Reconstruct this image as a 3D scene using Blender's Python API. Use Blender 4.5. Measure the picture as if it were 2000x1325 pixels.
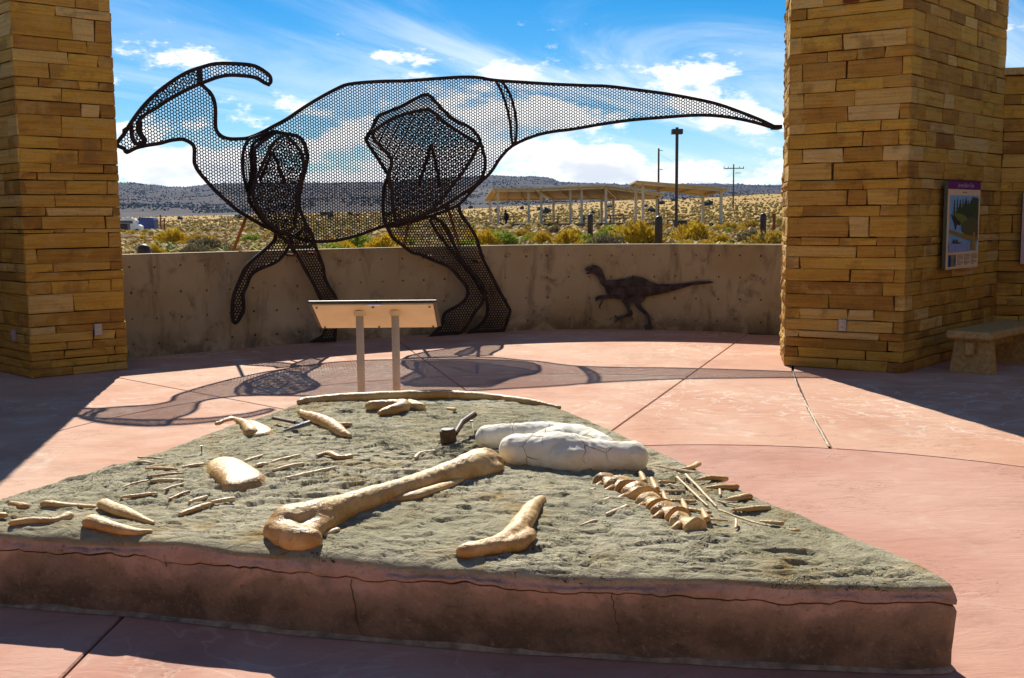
import bpy, bmesh, math, random
import numpy as np
from mathutils import Vector, Matrix, noise as mnoise
from mathutils.geometry import tessellate_polygon

# ------------------------------------------------------------------ reset
for o in list(bpy.data.objects): bpy.data.objects.remove(o)
SC = bpy.context.scene
COL = SC.collection
rnd = random.Random(7)

# ------------------------------------------------------------------ camera
FPX = 2100.0; CAMH = 1.6
PITCH = math.atan((662.5 - 425.0) / FPX); ROLL = math.radians(-0.5)
RCAM = Matrix.Rotation(math.pi / 2 - PITCH, 3, 'X') @ Matrix.Rotation(ROLL, 3, 'Z')
CAMP = Vector((0, 0, CAMH))
cd = bpy.data.cameras.new('camera'); cam = bpy.data.objects.new('camera', cd); COL.objects.link(cam)
cam.matrix_world = Matrix.Translation(CAMP) @ RCAM.to_4x4()
cd.sensor_width = 36; cd.sensor_fit = 'HORIZONTAL'; cd.lens = FPX / 2000 * 36
cd.clip_start = 0.05; cd.clip_end = 20000
SC.camera = cam

# ------------------------------------------------------------------ light
SUN_EL = math.radians(36.5); SUN_AZ = math.atan2(-0.20, 1.0)      # ahead of the camera, a little left
world = bpy.data.worlds.new('World'); SC.world = world; world.use_nodes = True
def build_world():
    nt = world.node_tree; N = nt.nodes; L = nt.links; N.clear()
    def n(t, **kw):
        x = N.new(t)
        for k, v in kw.items(): setattr(x, k, v)
        return x
    def math_(op, a, b=None, c=None, clamp=False):
        m = n('ShaderNodeMath', operation=op, use_clamp=clamp)
        for i, v in enumerate((a, b, c)):
            if v is None: continue
            if isinstance(v, (int, float)): m.inputs[i].default_value = v
            else: L.new(v, m.inputs[i])
        return m.outputs[0]
    def ramp(v, a, b, smooth=True):
        m = n('ShaderNodeMapRange', interpolation_type='SMOOTHSTEP' if smooth else 'LINEAR')
        L.new(v, m.inputs[0]); m.inputs[1].default_value = a; m.inputs[2].default_value = b
        return m.outputs[0]
    sky = n('ShaderNodeTexSky', sky_type='NISHITA'); sky.sun_disc = False
    sky.sun_elevation = SUN_EL; sky.sun_rotation = SUN_AZ
    sky.altitude = 1500; sky.air_density = 1.0; sky.dust_density = 0.15; sky.ozone_density = 2.6
    hs = n('ShaderNodeHueSaturation'); hs.inputs['Saturation'].default_value = 1.55
    hs.inputs['Hue'].default_value = 0.499
    L.new(sky.outputs[0], hs.inputs['Color'])
    tc = n('ShaderNodeTexCoord'); sep = n('ShaderNodeSeparateXYZ'); L.new(tc.outputs['Generated'], sep.inputs[0])
    az = math_('ARCTAN2', sep.outputs[0], sep.outputs[1])
    z = math_('MAXIMUM', sep.outputs[2], 0.0)
    # high streaky cirrus: cloud sheet seen on a plane
    zz = math_('ADD', z, 0.09)
    u = math_('DIVIDE', sep.outputs[0], zz); v = math_('DIVIDE', sep.outputs[1], zz)
    cv = n('ShaderNodeCombineXYZ'); L.new(u, cv.inputs[0]); L.new(v, cv.inputs[1])
    mr = n('ShaderNodeMapping'); L.new(cv.outputs[0], mr.inputs[0]); mr.inputs['Rotation'].default_value = (0, 0, math.radians(-58))
    mp = n('ShaderNodeMapping'); L.new(mr.outputs[0], mp.inputs[0])
    mp.inputs['Scale'].default_value = (0.17, 0.80, 1)
    mp.inputs['Location'].default_value = (3.9, 1.15, 0)
    c1 = n('ShaderNodeTexNoise'); L.new(mp.outputs[0], c1.inputs['Vector'])
    c1.inputs['Scale'].default_value = 1.0; c1.inputs['Detail'].default_value = 9; c1.inputs['Roughness'].default_value = 0.62
    c1.inputs['Distortion'].default_value = 1.3
    thin = math_('SUBTRACT', 1.0, math_('EXPONENT', math_('DIVIDE', -0.20, math_('ADD', z, 0.03))))      # a thin sheet looks denser at a slant
    c0 = n('ShaderNodeTexNoise'); L.new(cv.outputs[0], c0.inputs['Vector']); c0.inputs['Scale'].default_value = 0.32; c0.inputs['Detail'].default_value = 3
    cirrus = math_('MULTIPLY', math_('MULTIPLY', ramp(c1.outputs[0], 0.42, 0.74), thin), ramp(c0.outputs[0], 0.30, 0.55))
    # cumulus banks, laid out over azimuth / elevation, thickening to the horizon
    el = math_('ARCSINE', z)
    c3 = n('ShaderNodeCombineXYZ'); L.new(math_('MULTIPLY', az, 10.5), c3.inputs[0]); L.new(math_('MULTIPLY', el, 25.0), c3.inputs[1])
    c3.inputs[2].default_value = 1.7
    c2 = n('ShaderNodeTexNoise'); L.new(c3.outputs[0], c2.inputs['Vector'])
    c2.inputs['Scale'].default_value = 1.0; c2.inputs['Detail'].default_value = 10; c2.inputs['Roughness'].default_value = 0.64
    thr = math_('MULTIPLY_ADD', el, 1.45, 0.328)
    d = math_('SUBTRACT', c2.outputs[0], thr)
    cum = ramp(d, 0.0, 0.10)
    # grey undersides: density sampled a little higher up
    c4 = n('ShaderNodeVectorMath', operation='ADD'); L.new(c3.outputs[0], c4.inputs[0]); c4.inputs[1].default_value = (-0.05, 0.22, 0)
    c5 = n('ShaderNodeTexNoise'); L.new(c4.outputs[0], c5.inputs['Vector'])
    c5.inputs['Scale'].default_value = 1.0; c5.inputs['Detail'].default_value = 6; c5.inputs['Roughness'].default_value = 0.55
    shade = math_('MULTIPLY', ramp(math_('SUBTRACT', c5.outputs[0], thr), 0.08, 0.26), 0.75)
    cc = n('ShaderNodeMix', data_type='RGBA'); L.new(shade, cc.inputs[0])
    cc.inputs[6].default_value = (13.0, 12.9, 12.7, 1); cc.inputs[7].default_value = (7.6, 8.2, 8.9, 1)
    m1 = n('ShaderNodeMix', data_type='RGBA'); L.new(cirrus, m1.inputs[0]); L.new(hs.outputs[0], m1.inputs[6]); m1.inputs[7].default_value = (11.8, 12.4, 13.0, 1)
    m2 = n('ShaderNodeMix', data_type='RGBA'); L.new(cum, m2.inputs[0]); L.new(m1.outputs[2], m2.inputs[6]); L.new(cc.outputs[2], m2.inputs[7])
    bg = n('ShaderNodeBackground'); bg.inputs[1].default_value = 0.066
    L.new(m2.outputs[2], bg.inputs[0])
    out = n('ShaderNodeOutputWorld'); L.new(bg.outputs[0], out.inputs[0])
build_world()
sl = bpy.data.lights.new('sun', 'SUN'); sl.energy = 5.0; sl.angle = math.radians(0.5); sl.color = (1.0, 0.94, 0.82)
sun = bpy.data.objects.new('sun', sl); COL.objects.link(sun); sun.location = (-8, 30, 30)
_h = Vector((math.sin(SUN_AZ), math.cos(SUN_AZ), 0)) * math.cos(SUN_EL)
SUND = -Vector((_h.x, _h.y, math.sin(SUN_EL)))
sun.rotation_euler = SUND.to_track_quat('-Z', 'Y').to_euler()
vs = SC.view_settings; vs.view_transform = 'Standard'; vs.look = 'None'; vs.exposure = 0.62; vs.gamma = 1.0
vs.use_curve_mapping = False
SC.render.engine = 'CYCLES'

# ------------------------------------------------------------------ pixel helpers (photograph px -> rays)
def ray(x, y): return RCAM @ Vector(((x - 1000) / FPX, -(y - 662.5) / FPX, -1.0))
def on_z(x, y, z=0.0):
    d = ray(x, y); return CAMP + d * ((z - CAMH) / d.z)
def on_y(x, y, Y):
    d = ray(x, y); return CAMP + d * (Y / d.y)
def on_plane(x, y, p0, n):
    d = ray(x, y); return CAMP + d * ((p0 - CAMP).dot(n) / d.dot(n))
def yh(x): return 425.0 - 0.0087 * (x - 1000)

# ------------------------------------------------------------------ object helpers
def link(o, parent=None):
    COL.objects.link(o)
    if parent is not None: o.parent = parent
    return o
def tag(o, label=None, cat=None, group=None, kind=None):
    if label: o['label'] = label
    if cat: o['category'] = cat
    if group: o['group'] = group
    if kind: o['kind'] = kind
    return o
def empty(name, loc=(0, 0, 0), rz=0):
    o = bpy.data.objects.new(name, None); COL.objects.link(o); o.location = loc; o.rotation_euler = (0, 0, rz)
    o.empty_display_size = 0.1
    return o
def mkmesh(name, verts, faces, mat, smooth=False, tint=None):
    me = bpy.data.meshes.new(name); me.from_pydata([tuple(v) for v in verts], [], faces)
    me.materials.append(mat)
    if tint is not None:
        at = me.attributes.new('tint', 'FLOAT', 'POINT')
        at.data.foreach_set('value', np.asarray(tint, dtype=np.float32) if hasattr(tint, '__len__') else np.full(len(verts), tint, np.float32))
    if smooth: me.polygons.foreach_set('use_smooth', [True] * len(me.polygons))
    me.update(); return me
def obj(name, verts, faces, mat, parent=None, smooth=False, tint=None):
    o = bpy.data.objects.new(name, mkmesh(name, verts, faces, mat, smooth, tint)); return link(o, parent)
def copy_tree(o, parent=None):
    c = o.copy(); COL.objects.link(c)
    if parent is not None: c.parent = parent
    for ch in o.children: copy_tree(ch, c)
    return c

class MB:
    def __init__(s): s.v = []; s.f = []
    def add(s, vs_, fs):
        b = len(s.v); s.v += [Vector(v) for v in vs_]; s.f += [[i + b for i in f] for f in fs]; return s
    def box(s, c, d, M=None, bev=0.0):
        c = Vector(c); x, y, z = (k / 2 for k in d)
        if bev <= 0:
            P = [Vector((sx * x, sy * y, sz * z)) for sz in (-1, 1) for sy in (-1, 1) for sx in (-1, 1)]
            F = [[0, 2, 3, 1], [4, 5, 7, 6], [0, 1, 5, 4], [2, 6, 7, 3], [0, 4, 6, 2], [1, 3, 7, 5]]
        else:
            b = min(bev, x * .9, y * .9, z * .9); P = []; F = []
            lev = [(-z, x - b, y - b), (-z + b, x, y), (z - b, x, y), (z, x - b, y - b)]
            for (zz, xx, yy) in lev:
                ring = [(-xx + (b if xx == x else 0) * 1, -yy), (xx - (b if xx == x else 0), -yy), (xx, -yy + (b if xx == x else 0)), (xx, yy - (b if xx == x else 0)),
                        (xx - (b if xx == x else 0), yy), (-xx + (b if xx == x else 0), yy), (-xx, yy - (b if xx == x else 0)), (-xx, -yy + (b if xx == x else 0))]
                if xx != x:
                    ring = [(-xx, -yy), (xx, -yy), (xx, -yy), (xx, yy), (xx, yy), (-xx, yy), (-xx, yy), (-xx, -yy)]
                    e = b * .02
                    ring = [(-xx + e, -yy), (xx - e, -yy), (xx, -yy + e), (xx, yy - e), (xx - e, yy), (-xx + e, yy), (-xx, yy - e), (-xx, -yy + e)]
                P += [Vector((a, c_, zz)) for a, c_ in ring]
            for k in range(3):
                for i in range(8): F.append([k * 8 + i, k * 8 + (i + 1) % 8, k * 8 + 8 + (i + 1) % 8, k * 8 + 8 + i])
            F.append(list(range(7, -1, -1))); F.append(list(range(24, 32)))
        P = [(M @ p if M else p) + c for p in P]
        return s.add(P, F)
    def tube(s, pts, rads, n=10, caps=True, flat=1.0, up=None):
        pts = [Vector(p) for p in pts]; R = []
        prev = None
        for i, p in enumerate(pts):
            t = (pts[min(i + 1, len(pts) - 1)] - pts[max(i - 1, 0)]).normalized()
            ref = Vector(up) if up else Vector((0, 0, 1))
            if abs(t.dot(ref)) > .97: ref = Vector((0, 1, 0))
            a = t.cross(ref).normalized(); b = a.cross(t).normalized()
            r = rads[i] if hasattr(rads, '__len__') else rads
            R.append([p + a * (r * math.cos(2 * math.pi * k / n)) + b * (r * flat * math.sin(2 * math.pi * k / n)) for k in range(n)])
        V = [v for r_ in R for v in r_]; F = []
        for i in range(len(pts) - 1):
            for k in range(n): F.append([i * n + k, i * n + (k + 1) % n, (i + 1) * n + (k + 1) % n, (i + 1) * n + k])
        if caps: F.append(list(range(n - 1, -1, -1))); F.append([(len(pts) - 1) * n + k for k in range(n)])
        return s.add(V, F)
    def sphere(s, c, r, n=12, m=8, sc=(1, 1, 1)):
        c = Vector(c); V = []; F = []
        for j in range(m + 1):
            ph = math.pi * j / m
            for i in range(n):
                th = 2 * math.pi * i / n
                V.append(c + Vector((r * sc[0] * math.sin(ph) * math.cos(th), r * sc[1] * math.sin(ph) * math.sin(th), r * sc[2] * math.cos(ph))))
        for j in range(m):
            for i in range(n): F.append([j * n + i, (j + 1) * n + i, (j + 1) * n + (i + 1) % n, j * n + (i + 1) % n])
        return s.add(V, F)
    def prism(s, poly, z0, z1):
        n = len(poly); V = [Vector((p[0], p[1], z0)) for p in poly] + [Vector((p[0], p[1], z1)) for p in poly]
        F = [[i, (i + 1) % n, n + (i + 1) % n, n + i] for i in range(n)]
        F += [list(range(n - 1, -1, -1)), list(range(n, 2 * n))]
        return s.add(V, F)
    def build(s, name, mat, parent=None, smooth=False, tint=None):
        o = obj(name, s.v, s.f, mat, parent, smooth, tint); return o

def catmull(P, k=6):
    P = [Vector(p) for p in P]; out = []
    for i in range(len(P) - 1):
        p0 = P[max(i - 1, 0)]; p1 = P[i]; p2 = P[i + 1]; p3 = P[min(i + 2, len(P) - 1)]
        for j in range(k):
            t = j / k
            out.append(0.5 * ((2 * p1) + (p2 - p0) * t + (2 * p0 - 5 * p1 + 4 * p2 - p3) * t * t + (3 * p1 - p0 - 3 * p2 + p3) * t ** 3))
    out.append(P[-1]); return out
def smoothstep(a, b, x):
    t = max(0.0, min(1.0, (x - a) / (b - a))); return t * t * (3 - 2 * t)
def interp(x, xs, ys): return float(np.interp(x, xs, ys))

# ------------------------------------------------------------------ materials
class NT:
    def __init__(s, name, rough=0.8, spec=0.3):
        s.m = bpy.data.materials.new(name); s.m.use_nodes = True; s.t = s.m.node_tree; s.N = s.t.nodes; s.L = s.t.links
        s.b = s.N['Principled BSDF']; s.b.inputs['Roughness'].default_value = rough; s.b.inputs['Specular IOR Level'].default_value = spec
    def n(s, t, **kw):
        x = s.N.new(t)
        for k, v in kw.items(): setattr(x, k, v)
        return x
    def put(s, sock, v):
        if isinstance(v, (int, float)): sock.default_value = v
        elif isinstance(v, tuple): sock.default_value = v if len(v) == 4 or sock.type == 'VECTOR' else (*v, 1)
        else: s.L.new(v, sock)
    def coord(s, kind='Object', scale=(1, 1, 1), rot=(0, 0, 0), loc=(0, 0, 0)):
        tc = s.n('ShaderNodeTexCoord'); mp = s.n('ShaderNodeMapping'); s.L.new(tc.outputs[kind], mp.inputs[0])
        mp.inputs['Scale'].default_value = scale; mp.inputs['Rotation'].default_value = rot; mp.inputs['Location'].default_value = loc
        return mp.outputs[0]
    def pos(s, scale=(1, 1, 1), rot=(0, 0, 0), loc=(0, 0, 0)):
        tc = s.n('ShaderNodeNewGeometry'); mp = s.n('ShaderNodeMapping'); s.L.new(tc.outputs['Position'], mp.inputs[0])
        mp.inputs['Scale'].default_value = scale; mp.inputs['Rotation'].default_value = rot; mp.inputs['Location'].default_value = loc
        return mp.outputs[0]
    def noise(s, vec, scale=1, detail=5, rough=.55, dist=0):
        x = s.n('ShaderNodeTexNoise'); s.L.new(vec, x.inputs['Vector'])
        for k, v in (('Scale', scale), ('Detail', detail), ('Roughness', rough), ('Distortion', dist)): x.inputs[k].default_value = v
        return x.outputs[0]
    def voro(s, vec, scale=1, feat='F1', rnd_=1.0):
        x = s.n('ShaderNodeTexVoronoi', feature=feat); s.L.new(vec, x.inputs['Vector']); x.inputs['Scale'].default_value = scale
        x.inputs['Randomness'].default_value = rnd_
        return x.outputs[0]
    def map(s, v, a, b, c=0., d=1., smooth=True):
        x = s.n('ShaderNodeMapRange', interpolation_type='SMOOTHSTEP' if smooth else 'LINEAR')
        s.L.new(v, x.inputs[0])
        for i, k in enumerate((a, b, c, d)): x.inputs[i + 1].default_value = k
        return x.outputs[0]
    def mix(s, f, a, b, mode='MIX'):
        x = s.n('ShaderNodeMix', data_type='RGBA', blend_type=mode)
        s.put(x.inputs[0], f); s.put(x.inputs[6], a); s.put(x.inputs[7], b); return x.outputs[2]
    def math(s, op, a, b=0., c=None, clamp=False):
        x = s.n('ShaderNodeMath', operation=op, use_clamp=clamp); s.put(x.inputs[0], a); s.put(x.inputs[1], b)
        if c is not None: s.put(x.inputs[2], c)
        return x.outputs[0]
    def ramp(s, v, stops):
        x = s.n('ShaderNodeValToRGB'); s.L.new(v, x.inputs[0]); e = x.color_ramp.elements
        while len(e) < len(stops): e.new(0.5)
        for el, (p, c) in zip(e, stops): el.position = p; el.color = (*c, 1)
        return x.outputs[0]
    def attr(s, name):
        x = s.n('ShaderNodeAttribute'); x.attribute_name = name; return x.outputs['Fac']
    def bump(s, h, strength=.5, dist=.02, prev=None):
        x = s.n('ShaderNodeBump'); s.L.new(h, x.inputs['Height']); x.inputs['Strength'].default_value = strength; x.inputs['Distance'].default_value = dist
        if prev is not None: s.L.new(prev, x.inputs['Normal'])
        return x.outputs[0]
    def out(s, col=None, nrm=None, rough=None):
        if col is not None: s.put(s.b.inputs['Base Color'], col)
        if nrm is not None: s.L.new(nrm, s.b.inputs['Normal'])
        if rough is not None: s.put(s.b.inputs['Roughness'], rough)
        return s.m

def m_stone():
    t = NT('sandstone_block', .88, .2)
    ti = t.attr('tint')
    base = t.ramp(ti, [(0, (.30, .155, .032)), (.15, (.47, .265, .042)), (.40, (.63, .385, .06)), (.60, (.43, .225, .04)), (.80, (.61, .39, .085)), (.95, (.66, .48, .18)), (1, (.55, .36, .10))])
    shift = t.n('ShaderNodeCombineXYZ'); t.L.new(t.math('MULTIPLY', ti, 37.0), shift.inputs[2])
    va = t.n('ShaderNodeVectorMath', operation='ADD'); t.L.new(t.pos((1.2, 1.2, 26)), va.inputs[0]); t.L.new(shift.outputs[0], va.inputs[1])
    strata = t.noise(va.outputs[0], 1.6, 5, .6, .4)
    vb = t.n('ShaderNodeVectorMath', operation='ADD'); t.L.new(t.pos((1, 1, 1)), vb.inputs[0]); t.L.new(shift.outputs[0], vb.inputs[1])
    big = t.noise(vb.outputs[0], 3.2, 4, .6)
    c = t.mix(t.map(strata, .40, .68), base, t.mix(1.0, base, (.80, .70, .62), 'MULTIPLY'))
    c = t.mix(t.map(big, .52, .68, 0, .65), c, (.54, .35, .10))
    c = t.mix(t.map(big, .46, .32, 0, .55), c, (.20, .105, .035))
    fine = t.noise(t.pos(), 90, 3, .6)
    c = t.mix(.25, c, t.mix(1.0, c, t.ramp(fine, [(.3, (.5, .5, .5)), (.7, (1.3, 1.3, 1.3))]), 'MULTIPLY'))
    pit = t.noise(t.pos(), 26, 4, .65); c = t.mix(t.map(pit, .64, .74, 0, .55), c, (.16, .085, .03)); nb = t.bump(strata, .22, .010); nb = t.bump(big, .7, .05, nb); nb = t.bump(pit, .8, .016, nb); nb = t.bump(fine, .45, .005, nb)
    return t.out(c, nb)
def m_plain(name, col, rough=.8, spec=.3, metal=0., var=.15, scale=8., bump=.1):
    t = NT(name, rough, spec); t.b.inputs['Metallic'].default_value = metal
    nz = t.noise(t.coord(), scale, 5, .6)
    lo = tuple(k * (1 - var) for k in col); hi = tuple(min(1, k * (1 + var)) for k in col)
    c = t.mix(t.map(nz, .3, .7), lo, hi)
    return t.out(c, t.bump(t.noise(t.coord(), scale * 6, 4, .6), bump, .01) if bump else None)
def m_floor(name, a, b, pale, palamt):
    t = NT(name, .8, .18)
    big = t.noise(t.pos(), .55, 6, .6, .6); mid = t.noise(t.pos((1, 1.3, 1)), 2.6, 7, .65, .8)
    c = t.mix(t.map(big, .35, .65), a, b)
    # pale lime bloom in wisps and curls
    w = t.noise(t.pos((1, 1, 1)), 1.25, 4, .5, 2.6)
    wis = t.math('SUBTRACT', 1.0, t.map(t.math('ABSOLUTE', t.math('SUBTRACT', w, .5)), 0.0, .022))
    area = t.map(t.noise(t.pos(loc=(4, 2, 0)), .42, 3, .5), .44, .62)
    c = t.mix(t.math('MULTIPLY', t.math('MULTIPLY', wis, area), palamt), c, pale)
    c = t.mix(t.math('MULTIPLY', t.map(mid, .50, .70), t.math('MULTIPLY', t.map(big, .4, .6), palamt * .85)), c, pale)
    c = t.mix(t.map(mid, .42, .26, 0, .40), c, tuple(k * .62 for k in a))
    grain = t.noise(t.pos(), 55, 4, .7)
    c = t.mix(t.map(grain, .62, .8, 0, .35), c, pale)
    c = t.mix(t.map(grain, .38, .24, 0, .5), c, tuple(k * .45 for k in a))
    spot = t.voro(t.pos(), 16); c = t.mix(t.map(spot, .055, .03, 0, .65), c, tuple(k * .35 for k in a))
    sta = t.noise(t.pos(loc=(7, 7, 0)), .9, 6, .7, .3); c = t.mix(t.map(sta, .52, .70, 0, .38), c, tuple(k * .55 for k in a))
    # slate-stamped relief: soft lumps and short torn edges
    st = t.noise(t.pos((1.0, 2.2, 1)), 3.4, 8, .62, 1.0)
    tear = t.noise(t.pos((1.0, 3.0, 1), rot=(0, 0, .25)), 6.5, 3, .5, 1.6)
    tl = t.map(t.math('ABSOLUTE', t.math('SUBTRACT', tear, .56)), 0.0, .012)
    tl2 = t.math('MAXIMUM', tl, t.map(t.noise(t.pos(loc=(9, 1, 0)), 1.7, 3, .5), .60, .54))
    nb = t.bump(st, .32, .03); nb = t.bump(tl2, .45, .006, nb); nb = t.bump(grain, .22, .004, nb)
    c = t.mix(t.math('SUBTRACT', 1.0, tl2), c, tuple(k * .55 for k in a))
    return t.out(c, nb, t.map(mid, .3, .7, .74, .95))
def m_wall():
    t = NT('cast_concrete', .9, .2)
    st = t.noise(t.pos((3.2, 3.2, .8)), 1.5, 7, .66, .5); bl = t.noise(t.pos(), 3.0, 7, .68, .5); bg = t.noise(t.pos(), .8, 3, .5)
    c = t.mix(t.map(bg, .35, .65), (.38, .29, .15), (.47, .38, .235))
    c = t.mix(t.map(st, .50, .70, 0, .6), c, (.12, .085, .045))
    c = t.mix(t.map(bl, .54, .72, 0, .7), c, (.10, .078, .05))
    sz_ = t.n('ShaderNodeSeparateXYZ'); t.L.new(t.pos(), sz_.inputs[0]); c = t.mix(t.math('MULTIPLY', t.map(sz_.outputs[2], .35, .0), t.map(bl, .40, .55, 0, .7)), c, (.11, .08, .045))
    c = t.mix(t.map(st, .42, .28, 0, .5), c, (.44, .34, .20))
    fine = t.noise(t.pos(), 60, 4, .7)
    c = t.mix(t.map(fine, .66, .76, 0, .7), c, (.09, .07, .05))
    sp = t.voro(t.pos(), 28); c = t.mix(t.map(sp, .10, .05, 0, .5), c, (.06, .05, .04))
    nb = t.bump(bl, .2, .02); nb = t.bump(fine, .25, .004, nb)
    return t.out(c, nb)
def m_steel(name='rusty_steel', k=1.0):
    t = NT(name, .72, .3); t.b.inputs['Metallic'].default_value = .15; gk = .8 if k > 1 else 0
    nz = t.noise(t.pos(), 9, 6, .65)
    c = t.mix(t.map(nz, .35, .7), (.020 * k, .014 * k, .013 * k), (.052 * k, (.030 + .012 * gk) * k, (.023 + .015 * gk) * k))
    return t.out(c, t.bump(nz, .15, .004))
def m_rocktop():
    t = NT('fossil_matrix', .93, .15)
    g = t.noise(t.pos(), 1.3, 5, .6, .4); o = t.noise(t.pos(loc=(5, 3, 0)), 2.3, 6, .65, .7); ch = t.noise(t.pos((1.5, 1.9, 1.5), rot=(0, 0, .35)), 7.5, 8, .68, .5)
    c = t.mix(t.map(g, .35, .65), (.37, .33, .205), (.53, .475, .325))
    c = t.mix(t.map(o, .52, .70, 0, .75), c, (.38, .25, .085))
    c = t.mix(t.map(o, .44, .30, 0, .5), c, (.27, .275, .22))
    c = t.mix(t.map(ch, .60, .76, 0, .55), c, (.56, .53, .44))
    c = t.mix(t.map(ch, .40, .27, 0, .55), c, (.15, .135, .10))
    f = t.noise(t.pos(), 70, 4, .7)
    c = t.mix(t.map(f, .64, .78, 0, .6), c, (.52, .50, .44)); c = t.mix(t.map(f, .36, .24, 0, .6), c, (.10, .095, .08))
    tear = t.noise(t.pos((1.0, 1.5, 1), rot=(0, 0, .3)), 13, 3, .55, 1.2)
    tl = t.map(t.math('ABSOLUTE', t.math('SUBTRACT', tear, .55)), 0.0, .016)
    tl = t.math('MAXIMUM', tl, t.map(t.noise(t.pos(loc=(2, 7, 0)), 2.6, 3, .5), .56, .50))
    c = t.mix(t.math('SUBTRACT', 1.0, tl), c, (.07, .065, .05))
    nb = t.bump(ch, 1.0, .05); nb = t.bump(tl, .9, .016, nb); nb = t.bump(f, .6, .007, nb)
    return t.out(c, nb)
def m_rockside():
    t = NT('stained_pink_plaster', .92, .15)
    a = t.noise(t.pos((1.6, 1.6, 1.9)), 1.7, 7, .66, .5); b = t.noise(t.pos((1, 1, 1)), 7.5, 6, .68, .6); fine = t.noise(t.pos(), 55, 4, .7)
    c = t.mix(t.map(b, .3, .7), (.44, .30, .25), (.56, .42, .365))
    sp = t.n('ShaderNodeSeparateXYZ'); t.L.new(t.pos(), sp.inputs[0])
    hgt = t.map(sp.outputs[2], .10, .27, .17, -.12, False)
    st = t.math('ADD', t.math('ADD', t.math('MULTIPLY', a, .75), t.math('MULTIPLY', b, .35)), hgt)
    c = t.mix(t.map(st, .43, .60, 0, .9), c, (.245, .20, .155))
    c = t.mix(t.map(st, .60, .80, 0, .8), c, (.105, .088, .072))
    mo = t.noise(t.pos(), 22, 5, .7); c = t.mix(t.map(mo, .56, .72, 0, .55), c, (.33, .25, .19)); c = t.mix(t.map(mo, .42, .28, 0, .5), c, (.085, .065, .05))
    ve = t.voro(t.pos((1, 1, 1)), 9, 'DISTANCE_TO_EDGE')
    c = t.mix(t.math('MULTIPLY', t.map(ve, .022, .0), t.map(b, .52, .62, 0, .35)), c, (.40, .24, .12))
    c = t.mix(t.map(fine, .56, .72, 0, .5), c, (.45, .35, .29)); c = t.mix(t.map(fine, .42, .28, 0, .5), c, (.08, .06, .045))
    nb = t.bump(a, .4, .04); nb = t.bump(b, .7, .03, nb); nb = t.bump(mo, .6, .014, nb); nb = t.bump(fine, .5, .006, nb)
    return t.out(c, nb)
def m_bone(name, a, b, dark, spec=.35):
    t = NT(name, .55, .4)
    g = t.noise(t.pos(), 4.5, 5, .6, .3); p = t.noise(t.pos(), 60, 3, .6); v = t.voro(t.pos(), 42)
    c = t.mix(t.map(g, .35, .65), a, b)
    c = t.mix(t.map(p, .60, .74, 0, .55), c, dark)
    c = t.mix(t.map(v, .14, .05, 0, .7), c, dark)
    q_ = t.noise(t.pos(), 17, 5, .7); nb = t.bump(g, .3, .03); nb = t.bump(q_, .5, .018, nb); nb = t.bump(p, .6, .007, nb); c = t.mix(t.map(q_, .58, .76, 0, .5), c, (.34, .29, .20)); c = t.mix(t.map(q_, .40, .26, 0, .45), c, tuple(min(1, k * 1.25) for k in b))
    return t.out(c, nb, t.map(g, .3, .7, .42, .62))
def m_plaster():
    t = NT('plaster_jacket', .8, .25)
    g = t.noise(t.pos(), 5, 6, .65, .3); v = t.voro(t.pos((1, 1, 1)), 6.5, 'DISTANCE_TO_EDGE'); f = t.noise(t.pos(), 45, 4, .7)
    warp = t.noise(t.pos(), 11, 4, .6)
    cr = t.map(t.math('ADD', v, t.math('MULTIPLY', t.math('SUBTRACT', warp, .5), .05)), .004, .016)
    gate = t.map(t.noise(t.pos(loc=(3, 3, 3)), 3.5, 2, .5), .46, .54)
    cr = t.math('MAXIMUM', cr, gate)
    c = t.mix(t.map(g, .35, .68), (.78, .71, .54), (.92, .88, .76))
    c = t.mix(t.map(f, .62, .8, 0, .4), c, (.55, .45, .27))
    c = t.mix(cr, (.33, .21, .07), c)
    nb = t.bump(g, .35, .03); nb = t.bump(cr, .5, .01, nb); nb = t.bump(f, .2, .004, nb)
    return t.out(c, nb)
def m_ground():
    t = NT('desert_ground', .95, .1)
    pz = t.pos(); sp = t.n('ShaderNodeSeparateXYZ'); t.L.new(pz, sp.inputs[0])
    dist = t.n('ShaderNodeVectorMath', operation='LENGTH'); t.L.new(pz, dist.inputs[0]); D = dist.outputs[1]
    nr = t.noise(pz, .35, 6, .65, .4); f = t.noise(pz, 5, 5, .7); w = t.noise(pz, .05, 4, .6)
    near = t.mix(t.map(nr, .35, .65), (.40, .22, .065), (.46, .31, .085)); near = t.mix(t.map(f, .55, .75, 0, .5), near, (.38, .26, .06))
    near = t.mix(t.map(w, .5, .62, 0, .7), near, (.44, .31, .06))
    # hills: layered tan / mauve rock
    hz = t.noise(t.pos((.0012, .0012, .045)), 1.0, 5, .6, .6); hb = t.noise(t.pos((.006, .006, .02)), 1.0, 6, .65)
    hill = t.mix(t.map(hz, .4, .6), (.024, .020, .024), (.045, .033, .034)); hill = t.mix(t.map(hb, .57, .70, 0, .8), hill, (.15, .12, .10))
    hill = t.mix(t.map(hb, .48, .36, 0, .75), hill, (.03, .032, .028))
    c = t.mix(t.map(D, 650, 1100), near, hill)
    nb = t.bump(f, .5, .08)
    return t.out(c, nb)
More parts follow.
